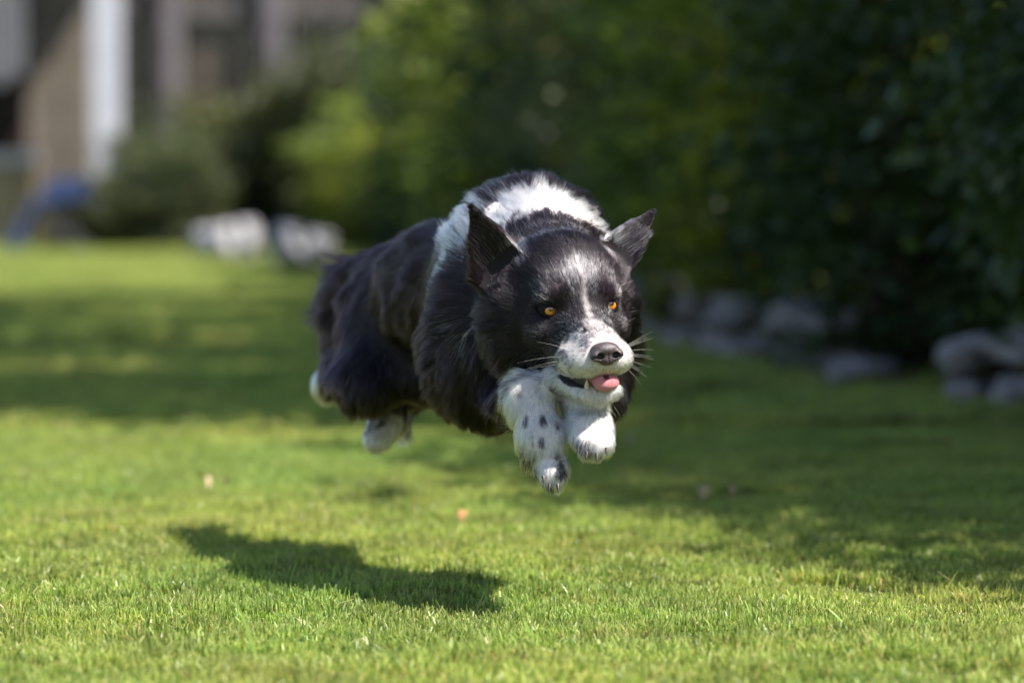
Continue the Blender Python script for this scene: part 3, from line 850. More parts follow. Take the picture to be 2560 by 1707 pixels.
# ------------------------------------------------------------------ eyes
M = Mat('eye')
tc = M.n('ShaderNodeTexCoord').outputs['Object']
sp = M.n('ShaderNodeSeparateXYZ'); M.l(tc, sp.inputs[0])
cx = M.n('ShaderNodeCombineXYZ'); M.l(sp.outputs[0], cx.inputs[0]); M.l(sp.outputs[1], cx.inputs[1])
ln = M.n('ShaderNodeVectorMath'); ln.operation = 'LENGTH'; M.l(cx.outputs[0], ln.inputs[0])
mr = M.n('ShaderNodeMapRange'); mr.inputs['From Max'].default_value = 0.0120; M.l(ln.outputs['Value'], mr.inputs[0])
nv = M.n('ShaderNodeVectorMath'); nv.operation = 'NORMALIZE'; M.l(cx.outputs[0], nv.inputs[0])
nz = M.noise(7, 3, nv.outputs[0])
iris = M.ramp(mr.outputs[0], [(0.0, (0.008, 0.006, 0.006)), (0.17, (0.008, 0.006, 0.006)), (0.24, (0.36, 0.105, 0.010)), (0.36, (0.85, 0.34, 0.030)),
                              (0.55, (0.62, 0.20, 0.015)), (0.61, (0.02, 0.012, 0.01)), (0.66, (0.02, 0.012, 0.01)), (0.74, (0.045, 0.032, 0.032))])
ic = M.mix(M.ramp(nz, [(0.35, (0, 0, 0)), (0.7, (1, 1, 1))]), (0.75, 0.72, 0.70), (1.15, 1.1, 1.0))
b = M.n('ShaderNodeBsdfPrincipled'); M.l(M.mix(1.0, iris, ic, 'MULTIPLY'), b.inputs['Base Color'])
b.inputs['Roughness'].default_value = 0.25
b.inputs['Coat Weight'].default_value = 1.0; b.inputs['Coat Roughness'].default_value = 0.015; b.inputs['Coat IOR'].default_value = 1.9
M.l(b.outputs[0], M.out.inputs['Surface'])
EYEMAT = M.m
LID = simple_mat('eyelid_skin', (0.006, 0.005, 0.005), (0.014, 0.010, 0.011), 400, 0.6, 0.4, 0.2)
RE = 0.0126
for i, sx in enumerate((-1, 1)):
    look = HD(sx * 0.12, 1, 0.30) if sx < 0 else HD(0.16, 1, 0.30)
    lidf = HD(sx * 0.10, 1, 0.06)
    up = nrm(Uv - (Uv @ look) * look); rt = np.cross(up, look); rt = rt if rt @ Rv > 0 else -rt
    th_, ph_ = np.meshgrid(np.linspace(0, math.pi, 33), np.linspace(0, 2 * math.pi, 49)[:-1], indexing='ij')
    V = np.stack([np.sin(th_) * np.cos(ph_), np.sin(th_) * np.sin(ph_), np.cos(th_)], -1).reshape(-1, 3) * RE
    V[:, 2] += np.clip((V[:, 2] - RE * 0.72) / RE, 0, 1) ** 1 * RE * 0.18     # corneal bulge
    nph = 48
    ii, jj = np.meshgrid(np.arange(32), np.arange(nph), indexing='ij')
    q = np.stack([ii * nph + jj, (ii + 1) * nph + jj, (ii + 1) * nph + (jj + 1) % nph, ii * nph + (jj + 1) % nph], -1).reshape(-1, 4)
    me = np_mesh('eye', V, [q])
    o = link('eye', me, EYEMAT, DOG, False)
    R3 = Matrix((rt, np.cross(look, rt), look)).transposed()
    o.matrix_basis = Matrix.Translation(Vector(EYES[i]) - Vector(DOG.location)) @ R3.to_4x4()
    look = lidf; up = nrm(Uv - (Uv @ look) * look); rt = np.cross(up, look); rt = rt if rt @ Rv > 0 else -rt
    # lids: a skin ring on a slightly larger ball with an almond opening
    na, nr = 64, 9
    vs = []
    for j in range(nr):
        f = j / (nr - 1)
        for k in range(na):
            a = 2 * math.pi * k / na
            ca_, sa_ = math.cos(a), math.sin(a)
            inner = sx * (1 if sx > 0 else 1)
            ax_ = 0.70 if ca_ * sx > 0 else 0.80; ay_ = 0.46 if sa_ > 0 else 0.50
            x0 = ax_ * math.copysign(abs(ca_) ** 0.80, ca_); y0 = ay_ * math.copysign(abs(sa_) ** 1.15, sa_) - 0.07
            y0 += 0.12 * x0 * sx * 1.0          # outer corner a little higher
            x1, y1 = 1.42 * ca_, 1.22 * sa_
            x = x0 + (x1 - x0) * f; y = y0 + (y1 - y0) * f
            rr = math.hypot(x, y)
            Rr = 1.36 if f > 0.01 else 1.25
            Rr += 0.05 * math.sin(f * math.pi)
            z = math.sqrt(max(Rr * Rr - rr * rr, 0.0)) if rr < Rr else 0
            z -= 0.25 * f * f
            vs.append(np.array(EYES[i]) + (rt * x + up * y + look * z) * 0.01)
    fq = [(j * na + k, (j + 1) * na + k, (j + 1) * na + (k + 1) % na, j * na + (k + 1) % na) for j in range(nr - 1) for k in range(na)]
    me = np_mesh('eyelid', np.array(vs), [np.array(fq)])
    lo = link('eyelid', me, LID, DOG)

# ------------------------------------------------------------------ nose leather
nf = Field(np.linspace(-2.4, 2.4, 84), np.linspace(-2.2, 2.0, 72), np.linspace(-2.0, 1.8, 66))
nf.d[:] = 1.0
def nell(c, r, k, op='u'):
    nf.add(lambda Q: sd_ell(Q, np.array(c, float), r), np.array(c) - max(r) - .6, np.array(c) + max(r) + .6, k, op)
nell((0, -0.3, 0.18), (1.50, 1.15, 0.92), 0.2)
nell((0, 0.15, 0.30), (1.30, 0.85, 0.66), 0.3)
nell((-0.98, 0.30, -0.20), (0.72, 0.62, 0.58), 0.25)
nell((0.98, 0.30, -0.20), (0.72, 0.62, 0.58), 0.25)
nell((0, 0.25, -0.62), (0.85, 0.60, 0.62), 0.3)
nell((-0.78, 0.90, -0.28), (0.40, 0.75, 0.33), 0.06, 's')
nell((0.78, 0.90, -0.28), (0.40, 0.75, 0.33), 0.06, 's')
nell((-1.35, 0.75, -0.42), (0.38, 0.30, 0.12), 0.10, 's')
nell((1.35, 0.75, -0.42), (0.38, 0.30, 0.12), 0.10, 's')
nell((0, 1.00, -0.75), (0.05, 0.35, 0.75), 0.10, 's')
nvv, nq = nf.mesh(); nvv = smooth_mesh(nvv, nq, 2)
_a = math.radians(17); nvv = np.stack([nvv[:, 0], nvv[:, 1] * math.cos(_a) - nvv[:, 2] * math.sin(_a), nvv[:, 1] * math.sin(_a) + nvv[:, 2] * math.cos(_a)], -1)
nvw = np.array([H(0, 8.75, -2.35)]) + (nvv @ HA) * 0.01 * 1.12
M = Mat('nose_leather')
tc = M.n('ShaderNodeTexCoord').outputs['Object']
vo = M.n('ShaderNodeTexVoronoi'); vo.inputs['Scale'].default_value = 1100; M.l(tc, vo.inputs['Vector'])
b = M.n('ShaderNodeBsdfPrincipled')
M.l(M.mix(M.noise(300, 3, tc), (0.030, 0.020, 0.023), (0.075, 0.050, 0.054)), b.inputs['Base Color'])
b.inputs['Roughness'].default_value = 0.42
b.inputs['Specular IOR Level'].default_value = 0.6
bp = M.n('ShaderNodeBump'); bp.inputs['Strength'].default_value = 0.7; bp.inputs['Distance'].default_value = 0.0005
M.l(vo.outputs['Distance'], bp.inputs['Height']); M.l(bp.outputs[0], b.inputs['Normal'])
M.l(b.outputs[0], M.out.inputs['Surface'])
link('nose', np_mesh('nose', nvw, [nq]), M.m, DOG)

# ------------------------------------------------------------------ tongue, teeth, lower lip
tf = Field(np.linspace(-2.4, 2.4, 70), np.linspace(-1, 9.5, 110), np.linspace(-9.0, -5.0, 60)); tf.d[:] = 1.0
def tcap(a, b, ra, rb, k, op='u'):
    a = np.array(a, float); b = np.array(b, float)
    tf.add(lambda Q: sd_cap(Q * np.array([0.57, 1, 1]), a * np.array([0.57, 1, 1]), b * np.array([0.57, 1, 1]), ra, rb), np.minimum(a, b) - 2, np.maximum(a, b) + 2, k, op)
tcap((0.0, 0, -6.3), (0.1, 6.6, -6.35), 0.75, 0.62, 0.3)
tcap((0.1, 6.6, -6.35), (0.25, 8.1, -6.45), 0.74, 0.80, 0.3)
tcap((0.25, 8.1, -6.45), (0.3, 8.35, -6.60), 0.80, 0.80, 0.2)
tcap((0.1, 3, -5.55), (0.4, 8.2, -6.1), 0.10, 0.10, 0.25, 's')
tcap((0.1, 4, -5.35), (0.3, 9.0, -5.95), 0.10, 0.13, 0.35, 's')
tv, tq = tf.mesh(); tv = smooth_mesh(tv, tq, 2)
TONG = simple_mat('tongue', (0.60, 0.17, 0.20), (0.74, 0.30, 0.31), 420, 0.24, 0.9, 0.6, 0.2)
link('tongue', np_mesh('tongue', np.array([H(0, 0, 0.55)]) + (tv @ HA) * 0.01, [tq]), TONG, DOG)
TOOTH = simple_mat('tooth_enamel', (0.72, 0.64, 0.45), (0.62, 0.52, 0.33), 300, 0.3, 0, 0.5)
def cone(name, a, b, r, mat, seg=8, rows=5, bend=None):
    a = np.asarray(a); b = np.asarray(b); d = nrm(b - a); x = nrm(np.cross(d, [0.3, 0.9, 0.1])); y = np.cross(d, x)
    vs = []
    for i in range(rows + 1):
        f = i / rows; c = a + (b - a) * f + (0 if bend is None else np.asarray(bend) * f * f)
        rr = r * (1 - f ** 1.6) + 0.0001
        for k in range(seg):
            an = 2 * math.pi * k / seg
            vs.append(c + (x * math.cos(an) + y * math.sin(an)) * rr)
    q = [(i * seg + k, i * seg + (k + 1) % seg, (i + 1) * seg + (k + 1) % seg, (i + 1) * seg + k) for i in range(rows) for k in range(seg)]
    return link(name, np_mesh(name, np.array(vs), [np.array(q)]), mat, DOG)
cone('tooth', H(-1.5, 6.9, -6.7), H(-1.6, 7.35, -5.7), 0.0026, TOOTH)
cone('tooth', H(1.75, 6.9, -6.7), H(1.8, 7.35, -5.5), 0.0028, TOOTH)
CLAW = simple_mat('claw_horn', (0.020, 0.016, 0.014), (0.06, 0.045, 0.038), 200, 0.35, 0, 0.5)
for cu, cv, cY in ((1358, 1190, 4.19), (1374, 1210, 4.182), (1394, 1210, 4.182), (1404, 1186, 4.19), (1446, 1112, 4.175), (1467, 1130, 4.165), (1492, 1134, 4.163), (1516, 1120, 4.17)):
    c0_ = P(cu, cv, cY); cone('claw', c0_, c0_ + np.array([0.001 * (cu % 3 - 1), -0.006, -0.0085]), 0.0019, CLAW, 7, 4)

# ------------------------------------------------------------------ collar and whiskers
COLLAR = simple_mat('collar_web', (0.008, 0.008, 0.009), (0.02, 0.018, 0.018), 300, 0.6, 0.6, 0.4)
cc = (H(0, -9, -2) * 0.55 + P(1380, 760, 4.42) * 0.45)
ax = nrm(H(0, -8, -4) - P(1360, 800, 4.44)); c1 = nrm(np.cross(ax, [0, 0, 1])); c1 = c1 if c1[0] > 0 else -c1; c2 = np.cross(c1, ax); c2 = c2 if c2[2] > 0 else -c2
vs = []
CB = P(1478, 998, 4.275)            # the part that shows under the chin
cdist = np.linalg.norm((cc - CB))
for k in range(72):
    a = 2 * math.pi * k / 72
    low = max(0.0, -math.sin(a)) ** 2
    p = cc + c1 * 0.088 * math.cos(a) + c2 * 0.086 * math.sin(a)
    p = p * (1 - low) + (CB + c1 * 0.062 * math.cos(a)) * low
    for dx, dz in ((0, -0.009), (0.0025, -0.009), (0.0025, 0.009), (0, 0.009)):
        out_ = nrm(p - cc)
        vs.append(p + out_ * dx + ax * dz)
q = [(k * 4 + j, ((k + 1) % 72) * 4 + j, ((k + 1) % 72) * 4 + (j + 1) % 4, k * 4 + (j + 1) % 4) for k in range(72) for j in range(4)]
link('collar', np_mesh('collar', np.array(vs), [np.array(q)], False), COLLAR, DOG)

WH = bpy.data.hair_curves.new('whisker')
wl = []
r9 = np.random.default_rng(5)
for s, items in ((-1, [((-2.6, 6.6, -2.9), (-1.0, -.15, .55), 6.0), ((-2.7, 6.2, -3.3), (-1, -.2, .06), 7.5), ((-2.8, 5.8, -3.7), (-1, -.25, -.12), 6.6),
                       ((-2.9, 6.0, -4.1), (-1, -.2, -.05), 6.0), ((-2.9, 5.4, -4.5), (-1, -.3, -.28), 5.5), ((-2.8, 6.4, -4.7), (-1, -.1, -.22), 5.0),
                       ((-4.2, .5, 1.6), (-1, .2, .8), 2.2)]),
                 (1, [((2.9, 6.4, -2.7), (1, -.1, .45), 4.6), ((3.0, 6.1, -3.0), (1, -.15, .25), 4.8), ((3.1, 6.0, -3.4), (1, -.15, .10), 4.6),
                      ((3.1, 6.1, -3.8), (1, -.1, -.12), 4.5), ((3.1, 6.2, -4.2), (1, -.1, -.35), 4.2), ((3.0, 6.5, -4.5), (1, 0, -.6), 3.8),
                      ((2.9, 6.7, -4.8), (1, 0, -.9), 3.4), ((3.0, 6.4, -3.6), (1, 0, .0), 4.0), ((3.0, 6.4, -4.3), (1, 0, -.5), 3.0), ((3.1, 5.6, -3.2), (1, -.3, .35), 4.4),
                      ((4.6, -1.0, 1.8), (1, .3, .55), 2.6), ((4.5, 1.5, -1.8), (1, .5, .9), 2.2)])):
    for p_, d_, l_ in items:
        p_ = np.array(p_); d_ = nrm(d_)
        tt = np.linspace(0, 1, 8)[:, None]
        l_ = l_ * 0.82
        c = p_ + d_ * l_ * tt + np.array([0, -.4, -1.0]) * (tt ** 2) * l_ * 0.13 * r9.uniform(.3, 1.6)
        wl.append(c)
for k in range(12):                                        # chin hairs
    p_ = np.array([r9.uniform(-1.3, 1.6), r9.uniform(5.8, 7.4), -8.4]); d_ = nrm([r9.uniform(-.3, .6), r9.uniform(0, .4), -1])
    tt = np.linspace(0, 1, 8)[:, None]
    wl.append(p_ + d_ * r9.uniform(1.4, 2.6) * tt + np.array([.2, 0, 0]) * tt ** 2)
WH.add_curves([8] * len(wl))
wp = np.array(wl).reshape(-1, 3)
wp = np.array([E]) + (wp @ HA) * 0.01
WH.attributes['position'].data.foreach_set('vector', wp.astype(np.float32).ravel())
ra = WH.attributes.get('radius') or WH.attributes.new('radius', 'FLOAT', 'POINT')
ra.data.foreach_set('value', np.tile(0.00012 * (1 - 0.85 * np.linspace(0, 1, 8) ** 1.2), len(wl)).astype(np.float32))
M = Mat('whisker')
b = M.n('ShaderNodeBsdfPrincipled'); b.inputs['Base Color'].default_value = (0.6, 0.58, 0.54, 1); b.inputs['Roughness'].default_value = 0.3
M.l(b.outputs[0], M.out.inputs['Surface'])
o = link('whisker', WH, M.m, DOG); o['kind'] = 'stuff'

P = P_scene
# ================================================================== hedge, shrubs, trees
def leaf_mat(name, c1, c2, trans=0.35, rough=0.4):
    M = Mat(name)
    at = M.n('ShaderNodeAttribute'); at.attribute_name = 'leaf_tone'
    geo = M.n('ShaderNodeNewGeometry')
    c = M.mix(at.outputs['Fac'], c1, c2)
    c = M.mix(1.0, c, M.ramp(M.noise(1.6, 3, geo.outputs['Position']), [(0.38, (0.80, 0.88, 0.95)), (0.5, (1, 1, 1)), (0.64, (1.45, 1.25, 0.9))]), 'MULTIPLY')
    b = M.n('ShaderNodeBsdfPrincipled'); M.l(c, b.inputs['Base Color']); b.inputs['Roughness'].default_value = rough
    b.inputs['Specular IOR Level'].default_value = 0.45
    tr = M.n('ShaderNodeBsdfTranslucent'); M.l(M.mix(1.0, c, (1.5, 1.7, 0.7), 'MULTIPLY'), tr.inputs['Color'])
    mx = M.n('ShaderNodeMixShader'); mx.inputs[0].default_value = trans
    M.l(b.outputs[0], mx.inputs[1]); M.l(tr.outputs[0], mx.inputs[2]); M.l(mx.outputs[0], M.out.inputs['Surface'])
    return M.m
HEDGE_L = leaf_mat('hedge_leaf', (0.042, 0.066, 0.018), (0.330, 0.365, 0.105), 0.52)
HAZY_L = leaf_mat('hazed_hedge_leaf', (0.082, 0.090, 0.050), (0.240, 0.248, 0.140), 0.45)  # haze over the farther hedge put into a greyer leaf colour
SHRUB_L = leaf_mat('shrub_leaf', (0.040, 0.050, 0.026), (0.115, 0.128, 0.066), 0.40)
SHADED_L = leaf_mat('shaded_hedge_leaf', (0.010, 0.024, 0.008), (0.080, 0.120, 0.036), 0.3)  # deep shade of the near hedge painted as a darker leaf colour
TREE_L = leaf_mat('tree_leaf', (0.035, 0.080, 0.012), (0.070, 0.120, 0.022))
BARK = simple_mat('bark', (0.060, 0.042, 0.030), (0.11, 0.085, 0.065), 14, 0.95, 0.8, 0.1)

def leaves(centers, size, rn, mat_name, outward=None, droop=0.3, group=None):
    n = len(centers)
    ax = rn.normal(size=(n, 3)); ax[:, 2] -= droop
    if outward is not None: ax += outward * 0.8
    ax /= np.linalg.norm(ax, axis=1)[:, None]
    t = rn.normal(size=(n, 3)); t -= (t * ax).sum(1)[:, None] * ax; t /= np.linalg.norm(t, axis=1)[:, None]
    nn = np.cross(ax, t)
    s = size * rn.uniform(0.6, 1.25, n)[:, None]
    w = s * 0.27
    V = np.stack([centers, centers + ax * s * .35 + t * w + nn * w * .35, centers + ax * s * .75 + t * w * .7 + nn * w * .25,
                  centers + ax * s - nn * s * .08, centers + ax * s * .75 - t * w * .7 + nn * w * .25, centers + ax * s * .35 - t * w + nn * w * .35], 1).reshape(-1, 3)
    i = np.arange(n)[:, None] * 6
    F = np.concatenate([i + np.array([0, 1, 2, 3]), i + np.array([0, 3, 4, 5])])
    me = np_mesh(mat_name, V, [F], False)
    at = me.attributes.new('leaf_tone', 'FLOAT', 'POINT')
    tone = np.clip(rn.random(n), 0, 1)
    if group is not None: tone = np.clip(0.35 * tone + 0.65 * (rn.random(group.max() + 1) ** 1.3)[group], 0, 1)
    at.data.foreach_set('value', np.repeat(tone, 6).astype(np.float32))
    return me

def limb_mesh(name, segs, sides=7):
    V = []; F = []
    for a, b, ra, rb in segs:
        a = np.asarray(a, float); b = np.asarray(b, float); d = nrm(b - a); x = nrm(np.cross(d, [0.31, 0.9, 0.2])); y = np.cross(d, x)
        n0 = len(V)
        for i, (c, rr) in enumerate(((a, ra), ((a + b) / 2 + x * rr_j(ra), (ra + rb) / 2), (b, rb))):
            for k in range(sides):
                an = 2 * math.pi * k / sides; V.append(c + (x * math.cos(an) + y * math.sin(an)) * rr)
        for i in range(2):
            for k in range(sides):
                F.append((n0 + i * sides + k, n0 + i * sides + (k + 1) % sides, n0 + (i + 1) * sides + (k + 1) % sides, n0 + (i + 1) * sides + k))
    return np_mesh(name, np.array(V), [np.array(F)])
_rj = np.random.default_rng(77)
def rr_j(ra): return _rj.uniform(-1, 1) * ra * 0.6

def shrub_meshes(w, d, h, n, size, seed, base=0.13):
    """crown as clusters of leaves on twigs filling an uneven rounded block; stems below"""
    rn = np.random.default_rng(seed)
    k = max(30, n // 26)
    c = rn.uniform(-1, 1, (k * 3, 3))
    q = np.abs(c) ** 3.2; keep = (q.sum(1) < 1.0) & (q.sum(1) > 0.12)
    c = c[keep][:k]
    lump = 1 + 0.16 * sines(c, 0.6, seed + 1) + 0.12 * sines(c, 1.5, seed + 9)
    p = c * lump[:, None] * np.array([w / 2, d / 2, (h - base) / 2]) + np.array([0, 0, base + (h - base) / 2])
    hem = 0.16 * sines(p * [1, 1, 0], 0.9, seed + 2)
    p[:, 2] += np.clip(1 - p[:, 2] / h, 0, 1) * hem
    a = rn.integers(0, len(p), n)
    cen = p[a] + rn.normal(0, 0.065, (n, 3)) * np.array([1, 1, 1.1])
    cen[:, 2] = np.maximum(cen[:, 2], 0.03)
    outw = cen - np.array([0, 0, h * .5]); outw /= np.linalg.norm(outw, axis=1)[:, None]
    fol = leaves(cen, size, rn, 'foliage', outw, 0.3, a)
    segs = []
    for s in range(5):
        x0, y0 = rn.uniform(-w * .25, w * .25), rn.uniform(-d * .2, d * .2)
        x1, y1 = x0 + rn.uniform(-.25, .25), y0 + rn.uniform(-.12, .12)
        segs.append(((x0, y0, -0.03), (x1, y1, h * .45), 0.022, 0.014)); segs.append(((x1, y1, h * .45), (x1 + rn.uniform(-.3, .3), y1, h * .85), 0.014, 0.005))
        segs.append(((x0 + (x1 - x0) * .4, y0, h * .2), (x0 + rn.uniform(-.5, .5), y0 - .2, h * .55), 0.010, 0.004))
    return fol, limb_mesh('stem', segs)

def plant(name, meshes, mat, loc, rz, sc, label, cat, group):
    e = empty(name, loc, rz); e.scale = sc; tag(e, label, cat, group)
    f = link('foliage', meshes[0], mat, e, False); f['kind'] = 'stuff'
    link('stem', meshes[1], BARK, e, False)
    return e

HN = [shrub_meshes(1.5, 0.9, 2.2, 14000, 0.056, 111), shrub_meshes(1.5, 0.9, 2.2, 14000, 0.062, 112)]
HV = [shrub_meshes(1.5, 0.9, 2.3, 8500, 0.068, 101), shrub_meshes(1.5, 0.9, 2.3, 8500, 0.075, 102), shrub_meshes(1.6, 1.0, 2.5, 9500, 0.064, 103)]
# hedge front line, from near right to far left
line_y = [3.0, 5.0, 7.6, 9.0, 10.2, 14.0, 20.0, 27.0]
line_x = [1.85, 1.52, 1.01, 0.75, 0.54, 0.05, -0.75, -1.75]
def hx(y): return float(np.interp(y, line_y, line_x))
labs = ['tall dark hedge shrub beside the lawn, mostly outside the frame on the right',
        'tall black-green hedge shrub at the very right edge of the view, in deep shade',
        'shade-darkened hedge shrub above the shaded stones, left of the one at the edge',
        'leafy dark green hedge shrub right of the dog, above the last gap in the stones',
        'mid-green hedge shrub directly behind the upright ear on the right',
        'bright green hedge shrub just to the right of the dog, behind its back',
        'soft green hedge shrub rising behind the dog\'s shoulders',
        'hazy green hedge shrub above the dog\'s back, next in line to the far end',
        'pale green hedge shrub left of the dog\'s back, above the nearer sunlit stones',
        'low-lit green hedge shrub over the gap between the two sunlit stone pieces',
        'far hedge shrub at the end of the row, beside the fence post']
ys_h = [4.6, 6.1, 7.7, 9.3, 11.0, 12.8, 14.8, 17.0, 19.4, 22.0, 24.8]
for i, (yy, lb) in enumerate(zip(ys_h, labs)):
    ang = math.atan2(hx(yy + .7) - hx(yy - .7), 1.4)
    sc = 1.0 + (0.10 if yy > 11 else 0) + (0.10 if yy > 16 else 0)
    ht = 0.478 + 0.0469 * yy + 0.30
    zs_ = 0.40 if yy > 24 else 0.60 if yy > 21 else 1.0 if yy < 8.5 else ht / 2.2
    plant('hedge_shrub', HN[i % 2] if yy < 8.5 else HV[i % 3], SHADED_L if yy < 9.5 else SHRUB_L if yy > 18 else HAZY_L if yy > 12.0 else HEDGE_L, (hx(yy) + 0.36 * sc + (0.35 if yy > 19 else 0), yy, 0), math.radians(90) - ang + (math.pi if i % 2 else 0), (sc, sc, zs_),
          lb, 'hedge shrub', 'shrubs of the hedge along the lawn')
# shrubs before the fence at the far left
SV = [shrub_meshes(1.3, 0.8, 1.5, 9000, 0.060, 201, 0.02), shrub_meshes(1.2, 0.8, 1.5, 9000, 0.070, 202, 0.02)]
for i, (u, Y, s, hs, lb) in enumerate(((300, 25.6, .85, .33, 'low dark shrub at the foot of the white post'), (415, 25.8, .80, .46, 'rounded dark low shrub between the white post and the sunlit stones'),
                                   (470, 26.8, .8, .55, 'climbing dark green shrub covering the fence post right of the white post'),
                                   (600, 27.2, 1.0, .68, 'dark olive shrub in front of the fence between its two posts'),
                                   (790, 27.0, 1.1, .80, 'grey-green shrub below the rail of the fence, right of the second post'),
                                   (950, 26.5, 1.0, .85, 'taller green shrub in front of the fence where the hedge begins'),
                                   (1120, 27.2, 1.2, 1.6, 'tall green shrub far behind the dog\'s back at the end of the fence'))):
    p = P(u, 600, Y); plant('garden_shrub', SV[i % 2], SHRUB_L if i < 5 else HEDGE_L, (p[0], Y, 0), i * 1.9, (s, s, hs), lb, 'shrub', 'shrubs in front of the fence')

# trees beyond the hedge; their crowns throw the dappled shade over the lawn
def tree(loc, h, cr, n, seed, label, lean=-0.8):
    rn = np.random.default_rng(seed)
    e = empty('shade_tree', loc); tag(e, label, 'tree', 'trees beyond the hedge')
    segs = [((0, 0, -0.05), (0.1, 0, h * .45), 0.16, 0.11), ((0.1, 0, h * .45), (0, .1, h * .8), 0.11, 0.05)]
    tips = []
    for k in range(11):
        a = k * 2.4; z0 = h * rn.uniform(.35, .6); ln = cr * rn.uniform(.6, 1.0)
        tip = np.array([math.cos(a) * ln + lean * .8, math.sin(a) * ln, z0 + rn.uniform(.3, .45) * h * .8]); segs.append(((0.08, 0, z0), tip, 0.05, 0.015)); tips.append(tip)
    link('trunk', limb_mesh('trunk', segs), BARK, e, False)
    k = n // 60
    c = rn.normal(size=(k, 3)); c /= np.linalg.norm(c, axis=1)[:, None]; c *= rn.uniform(.35, 1, (k, 1)) ** .6
    c *= (1 + .18 * sines(c, .8, seed))[:, None]
    c = c * np.array([cr, cr, h * .26]) + np.array([lean, 0, h * .74])
    cen = c[rn.integers(0, k, n)] + rn.normal(0, .17, (n, 3))
    f = link('crown', leaves(cen, 0.13, rn, 'crown'), TREE_L, e, False); f['kind'] = 'stuff'
tree((2.9, 7.8, 0), 6.2, 2.1, 13000, 301, 'broad green shade tree beyond the hedge, its crown above the frame')
tree((4.1, 5.5, 0), 4.5, 1.85, 30000, 304, 'dense dark shade tree beyond the near end of the hedge, outside the frame', 0.0)
tree((2.9, 11.7, 0), 6.6, 2.5, 12500, 302, 'tall green shade tree farther along beyond the hedge, crown above the frame')


# ================================================================== unseen wall added behind the hedge to block the sky, fence, hut
WALLM = simple_mat('wall_render', (0.10, 0.095, 0.085), (0.15, 0.14, 0.13), 3, 0.95, 0.5, 0.1)
def boxv(c, s, rz=0.0):
    x, y, z = np.array(s) / 2
    v = np.array([[-x, -y, -z], [x, -y, -z], [x, y, -z], [-x, y, -z], [-x, -y, z], [x, -y, z], [x, y, z], [-x, y, z]])
    ca_, sa_ = math.cos(rz), math.sin(rz)
    v = v @ np.array([[ca_, sa_, 0], [-sa_, ca_, 0], [0, 0, 1]])
    return v + np.array(c)
BF = np.array([[0, 3, 2, 1], [4, 5, 6, 7], [0, 1, 5, 4], [1, 2, 6, 5], [2, 3, 7, 6], [3, 0, 4, 7]])
def boxes(name, lst, mat, parent=None, world_data=False):
    V = []; F = []
    for i, b_ in enumerate(lst): V.append(boxv(*b_)); F.append(BF + 8 * i)
    return link(name, np_mesh(name, np.concatenate(V), [np.concatenate(F)], False), mat, parent, world_data)
wl_ = []
V = []; F = []
ysw = [2.5, 5.0, 7.6, 9.0, 10.2, 14.0, 20.0, 28.6]
for i, yy in enumerate(ysw):
    x0 = hx(yy) + 1.15
    for (dx, z) in ((0, -0.1), (0.22, -0.1), (0.22, 1.15 + 0.022 * yy), (0, 1.15 + 0.022 * yy)): V.append((x0 + dx, yy, z))
for i in range(len(ysw) - 1):
    for k in range(4): F.append((i * 4 + k, i * 4 + (k + 1) % 4, (i + 1) * 4 + (k + 1) % 4, (i + 1) * 4 + k))
F.append((0, 3, 2, 1)); n_ = (len(ysw) - 1) * 4; F.append((n_, n_ + 1, n_ + 2, n_ + 3))
o = link('backing_wall', np_mesh('backing_wall', np.array(V), [np.array(F)], False), WALLM); tag(o, 'plain grey-brown wall added unseen behind the hedge shrubs to block the sky', 'wall')

WOOD_D = simple_mat('dark_boards', (0.040, 0.030, 0.024), (0.075, 0.056, 0.046), 5, 0.85, 0.6, 0.2)
POSTM = simple_mat('grey_post', (0.125, 0.11, 0.118), (0.17, 0.155, 0.165), 6, 0.85, 0.4, 0.2)
RAILM = simple_mat('grey_rail', (0.085, 0.075, 0.073), (0.12, 0.11, 0.105), 6, 0.85, 0.4, 0.2)
FY = 28.9
fe = empty('board_fence', (-1.2, FY, 0)); tag(fe, 'dark brown board fence with grey posts across the end of the garden', 'fence')
bm = np_mesh('plank', boxv((0, 0, 0), (0.188, 0.022, 2.35)), [BF], False); bm.materials.append(WOOD_D)
xx = -3.9; rn = np.random.default_rng(8)
k = 0
while xx < 1.6:
    o = bpy.data.objects.new('plank', bm); COL.objects.link(o); o.parent = fe
    o.location = (xx + 1.2 - 0.0 + 0, 0.0 + rn.uniform(-.004, .004), 1.19 + rn.uniform(-.02, .02)); o.rotation_euler = (0, 0, rn.uniform(-.02, .02)); xx += 0.196
for u in (428, 686, 1010): boxes('post', [((P(u, 300, FY)[0] + 1.2, -0.10, 1.22), (0.165, 0.14, 2.5))], POSTM, fe)
boxes('rail', [((0, -0.05, 1.75), (5.3, 0.06, 0.14))], RAILM, fe)
boxes('rail', [((0, -0.05, 0.45), (5.3, 0.06, 0.12))], RAILM, fe)

fe2 = empty('board_fence', (-10, FY, 0)); tag(fe2, 'dark brown board fence carrying on beyond the far side of the hut', 'fence')
for k in range(43):
    o = bpy.data.objects.new('plank', bm); COL.objects.link(o); o.parent = fe2
    o.location = (-4.1 + k * 0.196, rn.uniform(-.004, .004), 1.19 + rn.uniform(-.02, .02))
for k in range(5): boxes('post', [((-4.0 + k * 2.0, -0.10, 1.22), (0.165, 0.14, 2.5))], POSTM, fe2)
boxes('rail', [((0, -0.05, 1.75), (8.3, 0.06, 0.14))], RAILM, fe2)

